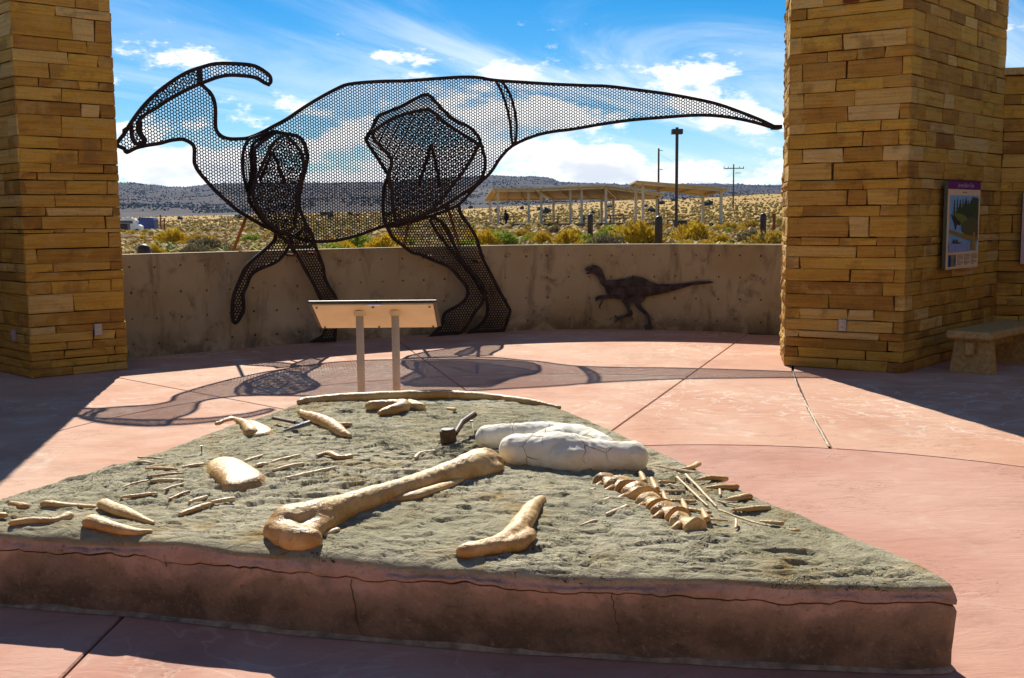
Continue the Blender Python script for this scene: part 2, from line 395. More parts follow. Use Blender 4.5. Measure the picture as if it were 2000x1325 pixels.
def m_leaf(name, a, b, tr=.25):
    t = NT(name, .75, .2)
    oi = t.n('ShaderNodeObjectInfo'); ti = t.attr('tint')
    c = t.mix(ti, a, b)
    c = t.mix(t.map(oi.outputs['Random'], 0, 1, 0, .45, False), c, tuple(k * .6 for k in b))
    t.put(t.b.inputs['Base Color'], c)
    tl = t.n('ShaderNodeBsdfTranslucent'); t.put(tl.inputs[0], c)
    ms = t.n('ShaderNodeMixShader'); ms.inputs[0].default_value = tr
    t.L.new(t.b.outputs[0], ms.inputs[1]); t.L.new(tl.outputs[0], ms.inputs[2])
    t.L.new(ms.outputs[0], t.N['Material Output'].inputs[0])
    return t.m

M = {}
M['stone'] = m_stone()
M['mortar'] = m_plain('dark_mortar', (.075, .045, .022), .95, .1, 0, .3, 30)
M['floor_tan'] = m_floor('stamped_concrete_tan', (.53, .275, .18), (.59, .355, .245), (.70, .56, .45), .95)
M['floor_red'] = m_floor('stamped_concrete_red', (.47, .235, .17), (.54, .305, .23), (.63, .44, .35), .55)
M['grout'] = m_plain('joint_bed', (.07, .045, .035), .95, .1)
M['caulk'] = m_plain('pale_caulk', (.52, .46, .34), .8, .2, 0, .25, 25)
M['wall'] = m_wall(); M['steel'] = m_steel('rusty_steel', .75); M['steel2'] = m_steel('rusty_steel_relief', 2.1)
M['rust'] = m_plain('rusty_tube', (.17, .055, .02), .85, .2, 0, .4, 14)
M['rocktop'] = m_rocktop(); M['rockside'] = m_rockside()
M['mortar_strip'] = m_plain('pale_mortar_strip', (.30, .26, .20), .95, .1, 0, .4, 16, .5)
M['bone'] = m_bone('cast_bone_ochre', (.45, .24, .065), (.70, .47, .20), (.20, .09, .02))
M['bone_pale'] = m_bone('cast_bone_pale', (.62, .44, .22), (.74, .57, .34), (.28, .15, .05))
M['bone_red'] = m_bone('cast_bone_brown', (.44, .235, .075), (.56, .34, .13), (.18, .09, .03))
M['plaster'] = m_plaster()
M['wood_dark'] = m_plain('worn_brown_handle', (.075, .04, .022), .6, .3, 0, .4, 30)
M['iron'] = m_plain('worn_iron', (.16, .15, .15), .38, .5, .8, .3, 30)
M['chrome'] = m_plain('bright_steel', (.6, .6, .6), .22, .5, 1.0, .1, 30, 0)
M['tan_paint'] = m_plain('tan_painted_metal', (.72, .60, .38), .5, .4, 0, .06, 6, .03)
M['cream'] = m_plain('cream_painted_steel', (.55, .50, .38), .55, .35, 0, .08, 6, .03)
M['dark_frame'] = m_plain('dark_bronze_frame', (.05, .045, .04), .5, .4, .3, .15, 10, .03)
M['bench'] = m_plain('cast_sandstone_bench', (.47, .32, .125), .93, .15, 0, .22, 26, .5)
M['plate_grey'] = m_plain('grey_outlet_plate', (.40, .39, .42), .45, .5, .3, .08, 10, 0)
M['ivory'] = m_plain('ivory_plastic', (.62, .52, .28), .4, .5, 0, .05, 10, 0)
M['black'] = m_plain('black_slot', (.012, .012, .012), .6, .3, 0, .1, 10, 0)
M['ground'] = m_ground()
M['concrete'] = m_plain('pale_path_concrete', (.60, .55, .48), .9, .15, 0, .12, 2)
M['slab_dark'] = m_plain('shelter_plinth', (.17, .115, .085), .95, .1, 0, .2, 4)
M['bollard'] = m_plain('dark_brown_bollard', (.030, .020, .024), .5, .4, 0, .2, 10, .05)
M['roof_tan'] = m_plain('tan_shelter_roof', (.52, .38, .17), .6, .3, 0, .1, 3, .05)
M['pole_wood'] = m_plain('weathered_pole', (.11, .06, .04), .9, .1, 0, .3, 5)
M['white'] = m_plain('white_vehicle_paint', (.75, .78, .82), .35, .5, 0, .05, 3, 0)
M['blue'] = m_plain('dark_blue_tarp', (.02, .045, .20), .5, .4, 0, .2, 4)
M['glass'] = m_plain('dark_glass', (.03, .04, .05), .1, .6, 0, .1, 3, 0)
M['cloth'] = m_plain('dark_clothing', (.018, .014, .014), .9, .1, 0, .3, 6, 0)
M['rabbit'] = m_leaf('rabbitbrush_yellow', (.40, .28, .025), (.66, .44, .03))
M['green'] = m_leaf('saltbush_green', (.20, .27, .03), (.38, .44, .07))
M['sage'] = m_leaf('sage_grey', (.11, .095, .06), (.22, .18, .10))
M['olive'] = m_leaf('dry_olive_brush', (.30, .20, .03), (.56, .37, .05))
M['straw'] = m_leaf('straw_grass', (.46, .28, .08), (.64, .42, .14))
M['juniper'] = m_leaf('juniper_dark', (.022, .033, .018), (.040, .052, .028), .1)
def flat(name, col): return m_plain(name, col, .6, .3, 0, .06, 20, 0)
# ================================================================== SETTING
# ---- wall curve (plan): fitted through the base line of the low concrete wall
_wp = [on_z(*q) for q in [(250, 700), (345, 692), (440, 684), (640, 668), (850, 652), (1060, 645), (1270, 645), (1400, 647), (1525, 655)]]
_pc = np.polyfit([p.x for p in _wp], [p.y for p in _wp], 4)
_xs = np.linspace(-5.05, 3.95, 700)
_wc = np.stack([_xs, np.polyval(_pc, np.clip(_xs, -4.6, 3.75)) + np.where(_xs < -4.6, (_xs + 4.6) * .75, 0) - np.where(_xs > 3.75, (_xs - 3.75) * .9, 0)], 1)
class Curve:
    """the wall line moved `off` metres towards the plaza; s is arc length"""
    def __init__(s, off):
        d = np.gradient(_wc, axis=0); d /= np.linalg.norm(d, axis=1)[:, None]
        nrm = np.stack([d[:, 1], -d[:, 0]], 1)
        s.p = _wc + nrm * off; s.n = nrm
        s.s = np.concatenate([[0], np.cumsum(np.linalg.norm(np.diff(s.p, axis=0), axis=1))])
    def hit(s, px, py):
        d = ray(px, py); k = s.p[:, 0] * d.y - s.p[:, 1] * d.x
        sg = np.nonzero(k[:-1] * k[1:] <= 0)[0]
        if len(sg) == 0: i = int(np.argmin(np.abs(k))); q = s.p[i]; ss = s.s[i]
        else:
            i = sg[0]; t = k[i] / (k[i] - k[i + 1]); q = s.p[i] + (s.p[i + 1] - s.p[i]) * t; ss = s.s[i] + (s.s[i + 1] - s.s[i]) * t
        t = math.hypot(q[0], q[1]) / math.hypot(d.x, d.y)
        return np.array([ss, CAMH + d.z * t])
    def at(s, uv, out=0.0):
        uv = np.asarray(uv); x = np.interp(uv[:, 0], s.s, s.p[:, 0]); y = np.interp(uv[:, 0], s.s, s.p[:, 1])
        nx = np.interp(uv[:, 0], s.s, s.n[:, 0]); ny = np.interp(uv[:, 0], s.s, s.n[:, 1])
        return np.stack([x + nx * out, y + ny * out, uv[:, 1]], 1)

# ---- terrain
RIDGE = [(-900, 366), (0, 366), (230, 364), (272, 362), (300, 367), (340, 369.5), (380, 370), (410, 367), (440, 364), (600, 360), (750, 358), (880, 350), (960, 345), (1000, 346),
         (1050, 347), (1078, 350), (1092, 356), (1120, 358), (1200, 362), (1300, 363), (1400, 364), (1500, 365), (2000, 366), (2900, 368)]
_rx = [r[0] for r in RIDGE]; _rz = [1.6 + (yh(r[0]) - r[1]) / 2100 * 2500 for r in RIDGE]
_tp = [-900, 230, 480, 900, 1200, 1500, 2900]
_tab = {120: [-.2, -.1, .45, .55, .55, .6, .6], 160: [-.4, -.2, .6, .7, .8, 1.1, 1.1], 240: [-.2, 0, 1.2, 1.4, 2.0, 3.2, 3.2], 500: [1.5, 1.8, 3, 5, 8.6, 10.4, 10.4], 700: [3.0, 3.2, 4.5, 6.8, 10, 11, 11],
        1000: [5, 5, 6, 8, 11, 11, 11], 1300: [14, 15, 17, 22, 22, 16, 16]}
_td = sorted(_tab)
def terrain_z(x, y):
    D = math.hypot(x, y)
    if y < 6 or D < 15.4: base = -0.35
    else:
        px = max(-900, min(2900, 1000 + 2100 * x / max(y, .5)))
        if D < 120:
            base = interp(D, [15.4, 16.6, 20, 36, 60, 90, 120], [-.35, .25, .35, .62, .55, .5, interp(px, _tp, _tab[120])])
        elif D <= 1300:
            base = interp(D, _td, [interp(px, _tp, _tab[k]) for k in _td])
        else:
            z0 = interp(px, _tp, _tab[1300]); z1 = interp(px, _rx, _rz)
            k = interp(D, [1300, 1600, 1750, 2100, 2200, 2500], [0, .20, .36, .58, .80, 1.0])
            base = z0 + (z1 - z0) * k if D <= 2500 else z1 * interp(D, [2500, 3200, 9000], [1, .97, .6])
        if D > 16.6:
            base += .05 * mnoise.noise(Vector((x * .25, y * .25, 3))) * min(1, (D - 16) / 10)
        if D > 130: base += min(1, (D - 130) / 250) * .9 * mnoise.fractal(Vector((x * .012, y * .012, 1)), 1, 2, 4)
        if D > 1000:
            a = min(1, (D - 1000) / 500) * (1 - .92 * smoothstep(2150, 2500, D))
            base += a * 13 * mnoise.fractal(Vector((x * .0042, y * .0042, 5)), .9, 2, 6)
        if D > 2200: base += 1.6 * mnoise.fractal(Vector((x * .02, y * .02, 8)), .9, 2, 3)
    return base
def build_ground():
    ang = [-180, -150, -120, -100, -85, -72, -62, -52, -44, -38, -34, -31] + list(np.arange(-29, 29.01, .2)) + [31, 34, 38, 44, 52, 62, 72, 85, 100, 120, 150]
    rad = [4, 8, 12, 14.5, 15.4, 16, 16.6, 18] + list(np.geomspace(20, 1000, 46)) + list(np.linspace(1030, 2520, 50)) + [2600, 2800, 3200, 4500, 8000, 14000]
    V = [(0, 0, -.35)]; F = []; na = len(ang)
    for r in rad:
        for a in ang:
            x = r * math.sin(math.radians(a)); y = r * math.cos(math.radians(a)); V.append((x, y, terrain_z(x, y)))
    for j in range(na): F.append([0, 1 + (j + 1) % na, 1 + j])
    for i in range(len(rad) - 1):
        for j in range(na):
            a = 1 + i * na; b = a + na; F.append([a + j, a + (j + 1) % na, b + (j + 1) % na, b + j])
    o = obj('ground', V, F, M['ground'], smooth=True); tag(o, 'sandy desert ground rising to far dark mesas', None, kind='structure')
build_ground()

# ---- plaza floor: separate stamped-concrete slabs with open joints
CC = Vector((.35, 6.9)); RR = 4.03
def arc(c, r, a0, a1, n=14):
    return [Vector((c[0] + r * math.cos(math.radians(a0 + (a1 - a0) * i / n)), c[1] + r * math.sin(math.radians(a0 + (a1 - a0) * i / n)))) for i in range(n + 1)]
def inset(poly, d):
    P = [Vector(p) for p in poly]; n = len(P)
    area = sum(P[i].x * P[(i + 1) % n].y - P[(i + 1) % n].x * P[i].y for i in range(n))
    if area < 0: P.reverse()
    out = []
    for i in range(n):
        a = (P[i] - P[i - 1]); b = (P[(i + 1) % n] - P[i])
        if a.length < 1e-6: a = b
        a.normalize(); b.normalize()
        na = Vector((-a.y, a.x)); nb = Vector((-b.y, b.x)); m = na + nb
        if m.length < .2: m = na
        m.normalize(); k = d / max(.35, m.dot(na)); out.append(P[i] + m * k)
    return out
def build_floor():
    root = empty('plaza_floor'); tag(root, 'stamped red and tan concrete plaza floor', None, kind='structure')
    bed = MB().prism([(-9, -4), (9, -4), (9, 13.2), (4.6, 14.6), (2.6, 15.25), (.6, 15.45), (-1.2, 15.1), (-3.4, 13.6), (-9, 12)], -.10, -.022); bed.build('joint_bed', M['grout'], root)
    def slab(poly, mat):
        P = inset(poly, .006); n = len(P); e = .006
        Q = inset(P, e); b = MB()
        V = [(p.x, p.y, -.03) for p in P] + [(p.x, p.y, -e) for p in P] + [(p.x, p.y, 0) for p in Q]
        Fs = []
        for k in range(2):
            for i in range(n): Fs.append([k * n + i, k * n + (i + 1) % n, (k + 1) * n + (i + 1) % n, (k + 1) * n + i])
        tri = tessellate_polygon([[Vector((p.x, p.y, 0)) for p in Q]])
        for t in tri:
            a, b_, c = (Vector((Q[i].x, Q[i].y)) for i in t)
            if (b_ - a).cross(c - a) < 0: t = (t[0], t[2], t[1])
            Fs.append([2 * n + i for i in t])
        obj('floor_slab', V, Fs, mat, root)
    T, Rd = M['floor_tan'], M['floor_red']
    A1, A2, A3, A4 = 69.5, 104.5, 137.5, 172
    wallx = [Vector((p[0], p[1] + .12)) for p in _wc[::40]]
    def outer(a0, a1, rmax=8.35):
        # from the ring out to just under the wall
        pts = []
        for i in range(11):
            a = math.radians(a0 + (a1 - a0) * i / 10); d = Vector((math.cos(a), math.sin(a))); r = rmax
            best = None
            for k in range(400, 1000):
                q = CC + d * (k * .01)
                if -5 < q.x < 3.9 and q.y > np.interp(q.x, _wc[:, 0], _wc[:, 1]) + .1: best = k * .01; break
            pts.append(CC + d * (best if best else 8.0))
        return pts
    slab(arc(CC, RR, A1, A2) + outer(A2, A1), T)
    slab(arc(CC, RR, A2, A3) + outer(A3, A2), T)
    slab(arc(CC, RR, A3, A4) + outer(A4, A3), T)
    slab(arc(CC, RR, A4, 205) + [Vector((-9, 5.2)), Vector((-9, 8.1)), CC + Vector((-5.55, .78))], T)
    pole = CC
    slab([pole] + arc(CC, RR, A1, A2), T)
    slab([pole] + arc(CC, RR, A2, A3), T)
    slab([pole] + arc(CC, RR, A3, 205, 24), T)
    c2 = (1.2, 4.3); r2 = 3.13
    j1 = CC + Vector((math.cos(math.radians(A1)), math.sin(math.radians(A1)))) * 8.1
    slab([CC, Vector((.62, 7.38))] + arc(c2, r2, 96, 71.6, 8) + [Vector((2.19, 7.30)), Vector((2.45, 8.77)), Vector((2.89, 10.98)), Vector((3.05, 11.6)), Vector((3.8, 14.3)), j1], T)
    slab([Vector((2.205, 7.29))] + arc(c2, r2, 71.0, 2, 16) + [Vector((9, 4.4)), Vector((9, 12.6)), Vector((3.06, 11.6)), Vector((2.9, 10.98)), Vector((2.46, 8.77))], T)
    lp = Vector((-1.6, 0))
    slab([Vector((-1.6, -3.5)), Vector((4.33, -3.5)), Vector((4.33, 4.3))] + arc(c2, r2, 3, 96, 20) + [Vector((.62, 7.36)), Vector((.34, 6.88)), Vector((-1.57, 6.0)), Vector((-1.60, 3.9))], Rd)
    slab([Vector((-9, -3.5)), Vector((-1.6, -3.5)), Vector((-1.6, 3.9)), Vector((-1.58, 5.98)), Vector((-3.3, 5.18)), Vector((-9, 5.18))], Rd)
    slab([Vector((4.335, -3.5)), Vector((9, -3.5)), Vector((9, 4.39)), Vector((4.335, 4.39))], Rd)
    b = MB(); cp = [Vector((2.895, 10.98, -.002)), Vector((2.63, 9.75, -.002)), Vector((2.455, 8.77, -.002)), Vector((2.2, 7.35, -.002))]
    cpp = catmull(cp, 14); cpp = [p + Vector((rnd.uniform(-.004, .004), 0, 0)) for p in cpp]
    b.tube(cpp, [.0085 + rnd.uniform(-.002, .001) for _ in cpp], 6, True, .25); b.build('caulk_bead', M['caulk'], root)
build_floor()

# ---- low curved concrete wall
WH = 1.21
def build_wall():
    root = empty('concrete_wall', (0, 0, 0)); tag(root, 'low curved concrete wall with rows of tie holes, behind the dinosaur cutouts', 'wall')
    cv = Curve(0.0); cell = WH / 4; n = int(cv.s[-1] / cell)
    V = []; F = []
    def P(s_, z, out=0): return cv.at(np.array([[s_, z]]), out)[0]
    for i in range(n):
        s0 = i * cell; s1 = s0 + cell
        for j in range(4):
            z0 = j * cell; z1 = z0 + cell; zc = (z0 + z1) / 2 + rnd.uniform(-.008, .008); sc = (s0 + s1) / 2 + rnd.uniform(-.012, .012); sm = (s0 + s1) / 2; zm = (z0 + z1) / 2
            top = z1 - (.012 if j == 3 else 0)
            ringo = [(s0, z0), (sm, z0), (s1, z0), (s1, zm), (s1, top), (sm, top), (s0, top), (s0, zm)]
            b = len(V); r = .013 * rnd.uniform(.8, 1.25)
            V += [P(*q) for q in ringo]
            V += [P(sc + r * math.cos(math.radians(225 + 45 * k)), zc + r * math.sin(math.radians(225 + 45 * k))) for k in range(8)]
            V += [P(sc + r * .8 * math.cos(math.radians(225 + 45 * k)), zc + r * .8 * math.sin(math.radians(225 + 45 * k)), -.045) for k in range(8)]
            for k in range(8):
                F.append([b + k, b + (k + 1) % 8, b + 8 + (k + 1) % 8, b + 8 + k]); F.append([b + 8 + k, b + 8 + (k + 1) % 8, b + 16 + (k + 1) % 8, b + 16 + k])
            F.append([b + 16 + k for k in range(8)])
    for i in range(n):
        s0 = i * cell; s1 = s0 + cell; b = len(V)
        for s_ in (s0, s1):
            V += [P(s_, WH - .012), P(s_, WH, -.014), P(s_, WH, -.235), P(s_, WH - .012, -.25), P(s_, -.3, -.25)]
        for k in range(4): F.append([b + k, b + 5 + k, b + 6 + k, b + 1 + k])
    obj('wall_body', V, F, M['wall'], root)
build_wall()

# ---- coursed stone: each block its own mesh
def block_geo(A, u, nrm, u0, u1, z0, z1, rough, depth=.10, nu=3, nv=2, jit=.010, seed=None):
    r = random.Random(seed) if seed is not None else rnd
    V = []; F = []; w = u1 - u0; h = z1 - z0
    ca = [r.uniform(-jit, jit) for _ in range(8)]
    for j in range(nv + 1):
        for i in range(nu + 1):
            a = i / nu; b = j / nv
            uu = u0 + w * a + ((ca[0] * (1 - b) + ca[1] * b) if i == 0 else (ca[2] * (1 - b) + ca[3] * b) if i == nu else r.uniform(-.1, .1) * w / nu)
            zz = z0 + h * b + ((ca[4] * (1 - a) + ca[5] * a) * .5 if j == 0 else (ca[6] * (1 - a) + ca[7] * a) * .5 if j == nv else 0)
            edge = i in (0, nu) or j in (0, nv)
            o = r.uniform(0, rough) * (.35 if edge else 1.0) + (0 if edge else rough * .3)
            V.append(A + u * uu + nrm * o + Vector((0, 0, zz)))
    for j in range(nv):
        for i in range(nu):
            k = j * (nu + 1) + i; F.append([k, k + 1, k + nu + 2, k + nu + 1])
    ring = list(range(nu + 1)) + [j * (nu + 1) + nu for j in range(1, nv + 1)] + [nv * (nu + 1) + i for i in range(nu - 1, -1, -1)] + [j * (nu + 1) for j in range(nv - 1, 0, -1)]
    # rounded arris: pull the face in, then a rim ring set back
    base = len(V); n = len(ring)
    for k in ring: V.append(V[k].copy())
    cen = sum((V[k] for k in ring), Vector()) / n
    for k in ring:
        d = (cen - V[k]); d -= nrm * d.dot(nrm)
        sx = max(-.007, min(.007, d.dot(u))); sz = max(-.007, min(.007, d.z)); V[k] = V[k] + u * sx + Vector((0, 0, sz)) + nrm * .004
    for k in range(n): V.append(V[base + k] - nrm * depth)
    for k in range(n):
        F.append([ring[(k + 1) % n], ring[k], base + k, base + (k + 1) % n][::-1][::-1])
        F.append([base + (k + 1) % n, base + k, base + n + k, base + n + (k + 1) % n])
    F = [list(f) for f in F]
    return V, F
def stone_face(parent, A, B, rows, joints, rough=.012, joined=None, tints=None, gap=.008, avg=.42, first_open=True, nu=3, nv=2, name='stone_block', skip=None, ends=(True, True)):
    """rows: list of z; joints: list of u lists (or None: random)"""
    A = Vector((A[0], A[1], 0)); B = Vector((B[0], B[1], 0)); u = (B - A); W = u.length; u.normalize(); nrm = Vector((u.y, -u.x, 0))
    acc = None if joined is None else [[], [], []]
    for k in range(len(rows) - 1):
        z0, z1 = rows[k], rows[k + 1]
        js = joints[k] if joints is not None and k < len(joints) and joints[k] is not None else None
        if js is None:
            js = []; x = rnd.uniform(.12, avg)
            while x < W - .12: js.append(x); x += rnd.uniform(.5, 1.6) * avg
        e = [0] + [j for j in js if .05 < j < W - .05] + [W]
        for i in range(len(e) - 1):
            t = rnd.random()
            if i == 0 and tints is not None and tints.get(k) is not None and tints.get('side') == 'start': t = tints[k]
            if tints is not None and tints.get('store') == 'end' and i == len(e) - 2: tints[k] = t
            if tints is not None and tints.get('store') == 'start' and i == 0: tints[k] = t
            u0 = e[i] + (gap / 2 if i else 0); u1 = e[i + 1] - (gap / 2 if i < len(e) - 2 else 0)
            if skip and skip(u0, u1, z0, z1): continue
            V, F = block_geo(A, u, nrm, u0, u1, z0 + gap / 2, z1 - gap / 2, rough * rnd.uniform(.5, 1.5), .10, nu if (u1 - u0) > .25 else 2, nv)
            V = [v + nrm * rnd.uniform(-.004, .006) for v in V] if False else V
            off = nrm * (rnd.uniform(-.005, .008) if rough < .025 else rnd.uniform(-.018, .012)); V = [v + off for v in V]
            if acc is None: obj(name, V, F, M['stone'], parent, tint=t)
            else:
                b = len(acc[0]); acc[0] += V; acc[1] += [[q + b for q in f] for f in F]; acc[2] += [t] * len(V)
    if acc is not None:
        o = obj(joined, acc[0], acc[1], M['stone'], parent, tint=acc[2]); o['kind'] = 'stuff'

PH = 5.4
def upto(z, top=PH, seed=0):
    out = [z]
    while out[-1] < top - .1: out.append(out[-1] + rnd.uniform(.10, .21))
    return out
# right pillar: course heights and joints read off the photograph
RA, RB, RC_ = (2.91, 11.37), (3.93, 10.74), (5.73, 12.70)
ry = [720.5, 695, 676, 657, 642.8, 620.6, 600, 573, 547.7, 524, 501.7, 479.5, 463.7, 424, 403, 373, 354, 321, 292.6, 264, 244, 215, 185, 162, 127.7, 107.6, 76, 41.6, 20, -8]
r7 = lambda L: [1500 + v / 3.154 for v in L]; r6 = lambda L: [1500 + v / 3.486 for v in L]
rj = [r7(x) for x in ([425, 735], [185, 600, 830], [335, 735], [188, 685], [437, 770], [200, 492, 650], [375, 775], [705], [505, 775], [195], [545, 785], [205, 440, 670], [500, 620], [215, 385, 690], [490, 610, 805])] + \
     [r6(x) for x in ([225, 645], [437, 880], [235, 515, 785], [645, 890], [255, 465, 772], [543, 895], [243, 592], [460, 780], [237, 535, 912], [405, 608, 795], [230, 510, 940], [], [265, 920], [380, 690])]
def rows_from(ys, X, Y, px):
    z = [max(0, on_y(px, y, Y).z) for y in ys]; z[0] = 0; return z
def joints_from(js, ys, A, B):
    p0 = Vector((A[0], A[1], 0)); u = Vector((B[0] - A[0], B[1] - A[1], 0)).normalized(); n = Vector((u.y, -u.x, 0)); out = []
    for k, L in enumerate(js):
        ym = (ys[k] + ys[k + 1]) / 2; out.append(sorted((on_plane(x, ym, p0, n) - p0).dot(u) for x in L))
    return out
def build_right_pillar():
    root = empty('stone_pillar', (3.9, 11.6, 0)); root.location = (0, 0, 0)
    tag(root, 'tall right-hand sandstone pillar behind the bench, with the picture panel on its angled face', 'pillar', 'sandstone pillars')
    core = MB().prism([(2.96, 11.42), (3.95, 10.81), (5.67, 12.69), (5.62, 13.2), (5.5, 13.1), (3.14, 12.15)], -.02, PH - .02); core.build('mortar_core', M['mortar'], root)
    rz = rows_from(ry, RA[0], RA[1], 1541); js = joints_from(rj, ry, RA, RB)
    tn = {'store': 'end'}
    stone_face(root, RA, RB, rz, js, .012, tints=tn, skip=None)
    tn2 = dict(tn); tn2.pop('store'); tn2['side'] = 'start'
    stone_face(root, RB, RC_, rz, None, .012, tints=tn2, avg=.46)
    up = upto(rz[-1]); stone_face(root, RA, RB, up, None, .01, joined='masonry', avg=.4); stone_face(root, RB, RC_, up, None, .012, joined='masonry', avg=.4)
    stone_face(root, (3.075, 12.2), RA, rz + up[1:], None, .024, joined='split_face_masonry', avg=.45, nu=5, nv=2)
    stone_face(root, (5.5, 13.1), (3.075, 12.2), rz[::3] + up[1:], None, .02, joined='masonry', avg=.6)
    stone_face(root, RC_, (5.5, 13.1), rz[::2] + up[1:], None, .02, joined='masonry', avg=.3)
    # rust run below the missing light fitting
    p0 = Vector((*RA, 0)); u = Vector((RB[0] - RA[0], RB[1] - RA[1], 0)).normalized(); n = Vector((u.y, -u.x, 0)); b = MB()
    return rz
RZ = build_right_pillar()
# left pillar
LA, LB, LC_ = (-4.92, 10.91), (-4.17, 11.54), (-6.75, 12.70)
ly = [724, 705.7, 690.6, 674.6, 659, 642, 628, 603, 568, 544, 526.7, 510, 483, 453.6, 446, 422, 404.7, 381, 354, 340, 322.6, 295.4, 272, 232, 206, 180, 163, 134, 111, 85.5, 43, 24, -6]
l2 = lambda L: [v / 3.312 for v in L]; l1 = lambda L: [v / 3.4868 for v in L]
lj = [l2(x) for x in ([470, 745], [330, 705], [415, 740], [430, 600], [110, 605, 745], [360], [130, 710], [185, 475], [95, 330, 570, 720], [185], [100, 340, 710], [235], [140, 705], [350, 545], [170, 270, 680], [95, 300, 730], [55, 355], [130, 425, 690])] + \
     [l1(x) for x in ([255, 500], [60, 345, 705], [155, 530], [395, 690], [130, 420], [548, 680], [118, 418], [265, 540, 672], [90, 335], [460, 665], [90, 395, 590], [490, 645], [380], [515, 665])]
def build_left_pillar():
    root = empty('stone_pillar'); tag(root, 'tall left-hand sandstone pillar beside the dinosaur snout', 'pillar', 'sandstone pillars')
    MB().prism([(-4.93, 10.98), (-4.24, 11.56), (-4.8, 12.85), (-6.6, 12.75)], -.02, PH - .02).build('mortar_core', M['mortar'], root)
    lz = rows_from(ly, LB[0], LB[1], 235); js = joints_from(lj, ly, LA, LB)
    tn = {'store': 'start'}
    stone_face(root, LA, LB, lz, js, .012, tints=tn)
    up = upto(lz[-1])
    stone_face(root, LC_, LA, lz, None, .012, avg=.6)
    stone_face(root, LA, LB, up, None, .01, joined='masonry', avg=.4); stone_face(root, LC_, LA, up, None, .01, joined='masonry', avg=.4)
    stone_face(root, LB, (-4.78, 12.9), lz + up[1:], None, .012, joined='split_face_masonry', avg=.35)
    stone_face(root, (-4.78, 12.9), LC_, lz[::3] + up[1:], None, .02, joined='masonry', avg=.6)
build_left_pillar()
# pier and lintel behind the right pillar, where the low wall ends
def build_pier():
    root = empty('stone_pier'); tag(root, 'narrow shaded stone pier at the wall end, behind the right pillar', 'pier')
    MB().prism([(3.72, 14.36), (4.6, 14.2), (4.75, 14.95), (3.85, 15.1)], -.02, 2.66).build('mortar_core', M['mortar'], root)
    rows = [0]
    while rows[-1] < 2.55: rows.append(rows[-1] + rnd.uniform(.11, .2))
    stone_face(root, (3.66, 14.32), (4.62, 14.15), rows, None, .02, avg=.4)
    stone_face(root, (3.80, 15.15), (3.66, 14.32), rows, None, .03, joined='split_face_masonry', avg=.35)
    stone_face(root, (4.62, 14.15), (4.78, 15.0), rows, None, .02, joined='masonry', avg=.35)
    r2 = empty('stone_lintel'); tag(r2, 'rough sandstone lintel bridging the right pillar and the pier behind it', 'lintel')
    z0 = rows[-1] + .03; up = upto(z0)
    MB().prism([(3.16, 12.26), (4.1, 12.7), (4.6, 15.0), (3.88, 15.0)], z0 + .01, PH - .02).build('mortar_core', M['mortar'], r2)
    stone_face(r2, (3.82, 15.1), (3.10, 12.26), up, None, .026, joined='split_face_masonry', avg=.4, nu=4, nv=3)
    stone_face(r2, (4.7, 15.05), (3.82, 15.1), up, None, .03, joined='masonry', avg=.4)
build_pier()
def build_added_enclosure():
    # unseen side walls and building, added to cut sky light and bounce warm light
    for pts, lb in (([(8.62, 12.08), (9.3, 11.4), (9.3, -6.4), (9.75, -6.4), (9.75, 11.6), (8.7, 12.6)], 'unseen sandstone side wall added right of the plaza to block sky light'), ([(-6.75, 12.72), (-9.3, 11.2), (-9.3, -6.4), (-9.75, -6.4), (-9.75, 11.5), (-6.8, 13.2)], 'unseen sandstone side wall added left of the plaza to block sky light')):
        r = empty('stone_wall'); tag(r, lb, 'wall'); MB().prism(pts, -.1, 3.24).build('masonry', M['stone'], r, tint=.4); MB().prism(pts, 3.245, 3.33).build('coping', M['bench'], r)
    r = empty('added_building'); tag(r, 'unseen sandstone building with deep eave, added behind the viewpoint to shape the plaza light', 'building')
    MB().box((0, -9.5, 2.1), (20, 6, 4.4)).build('walls', M['stone'], r, tint=.45); MB().box((0, -8.2, 4.52), (21.5, 9.8, .36)).build('roof', M['roof_tan'], r)
    for x in (-6, -2.2, 2.2, 6):
        w = MB().box((x, -6.48, 1.5), (1.8, .08, 2.2)).build('window', M['dark_frame'], r); MB().box((x, -6.43, 1.5), (1.66, .02, 2.06)).build('pane', M['glass'], w)
    d = MB().box((0, -6.47, 1.1), (1.8, .1, 2.2)).build('door', M['dark_frame'], r); MB().box((.1, -6.40, 1.05), (.04, .05, .4)).build('handle', M['chrome'], d)
build_added_enclosure()
def build_side_wall():
    root = empty('stone_wall'); tag(root, 'lower sandstone wall at the right edge, behind the bench', 'wall')
    h = on_y(1985, 147, 12.6).z
    rows = [z for z in RZ if z < h - .12] + [h]
    E2 = (8.6, 12.1)
    MB().prism([(5.52, 12.80), (5.76, 12.75), (8.6, 12.16), (8.65, 12.6), (5.55, 13.25)], -.02, h - .02).build('mortar_core', M['mortar'], root)
    stone_face(root, (5.735, 12.695), E2, rows, None, .015, avg=.5)
    MB().prism([(5.7, 12.66), (8.6, 12.05), (8.7, 12.65), (5.75, 13.25)], h + .012, h + .09).build('coping_stone', M['bench'], root)
build_side_wall()
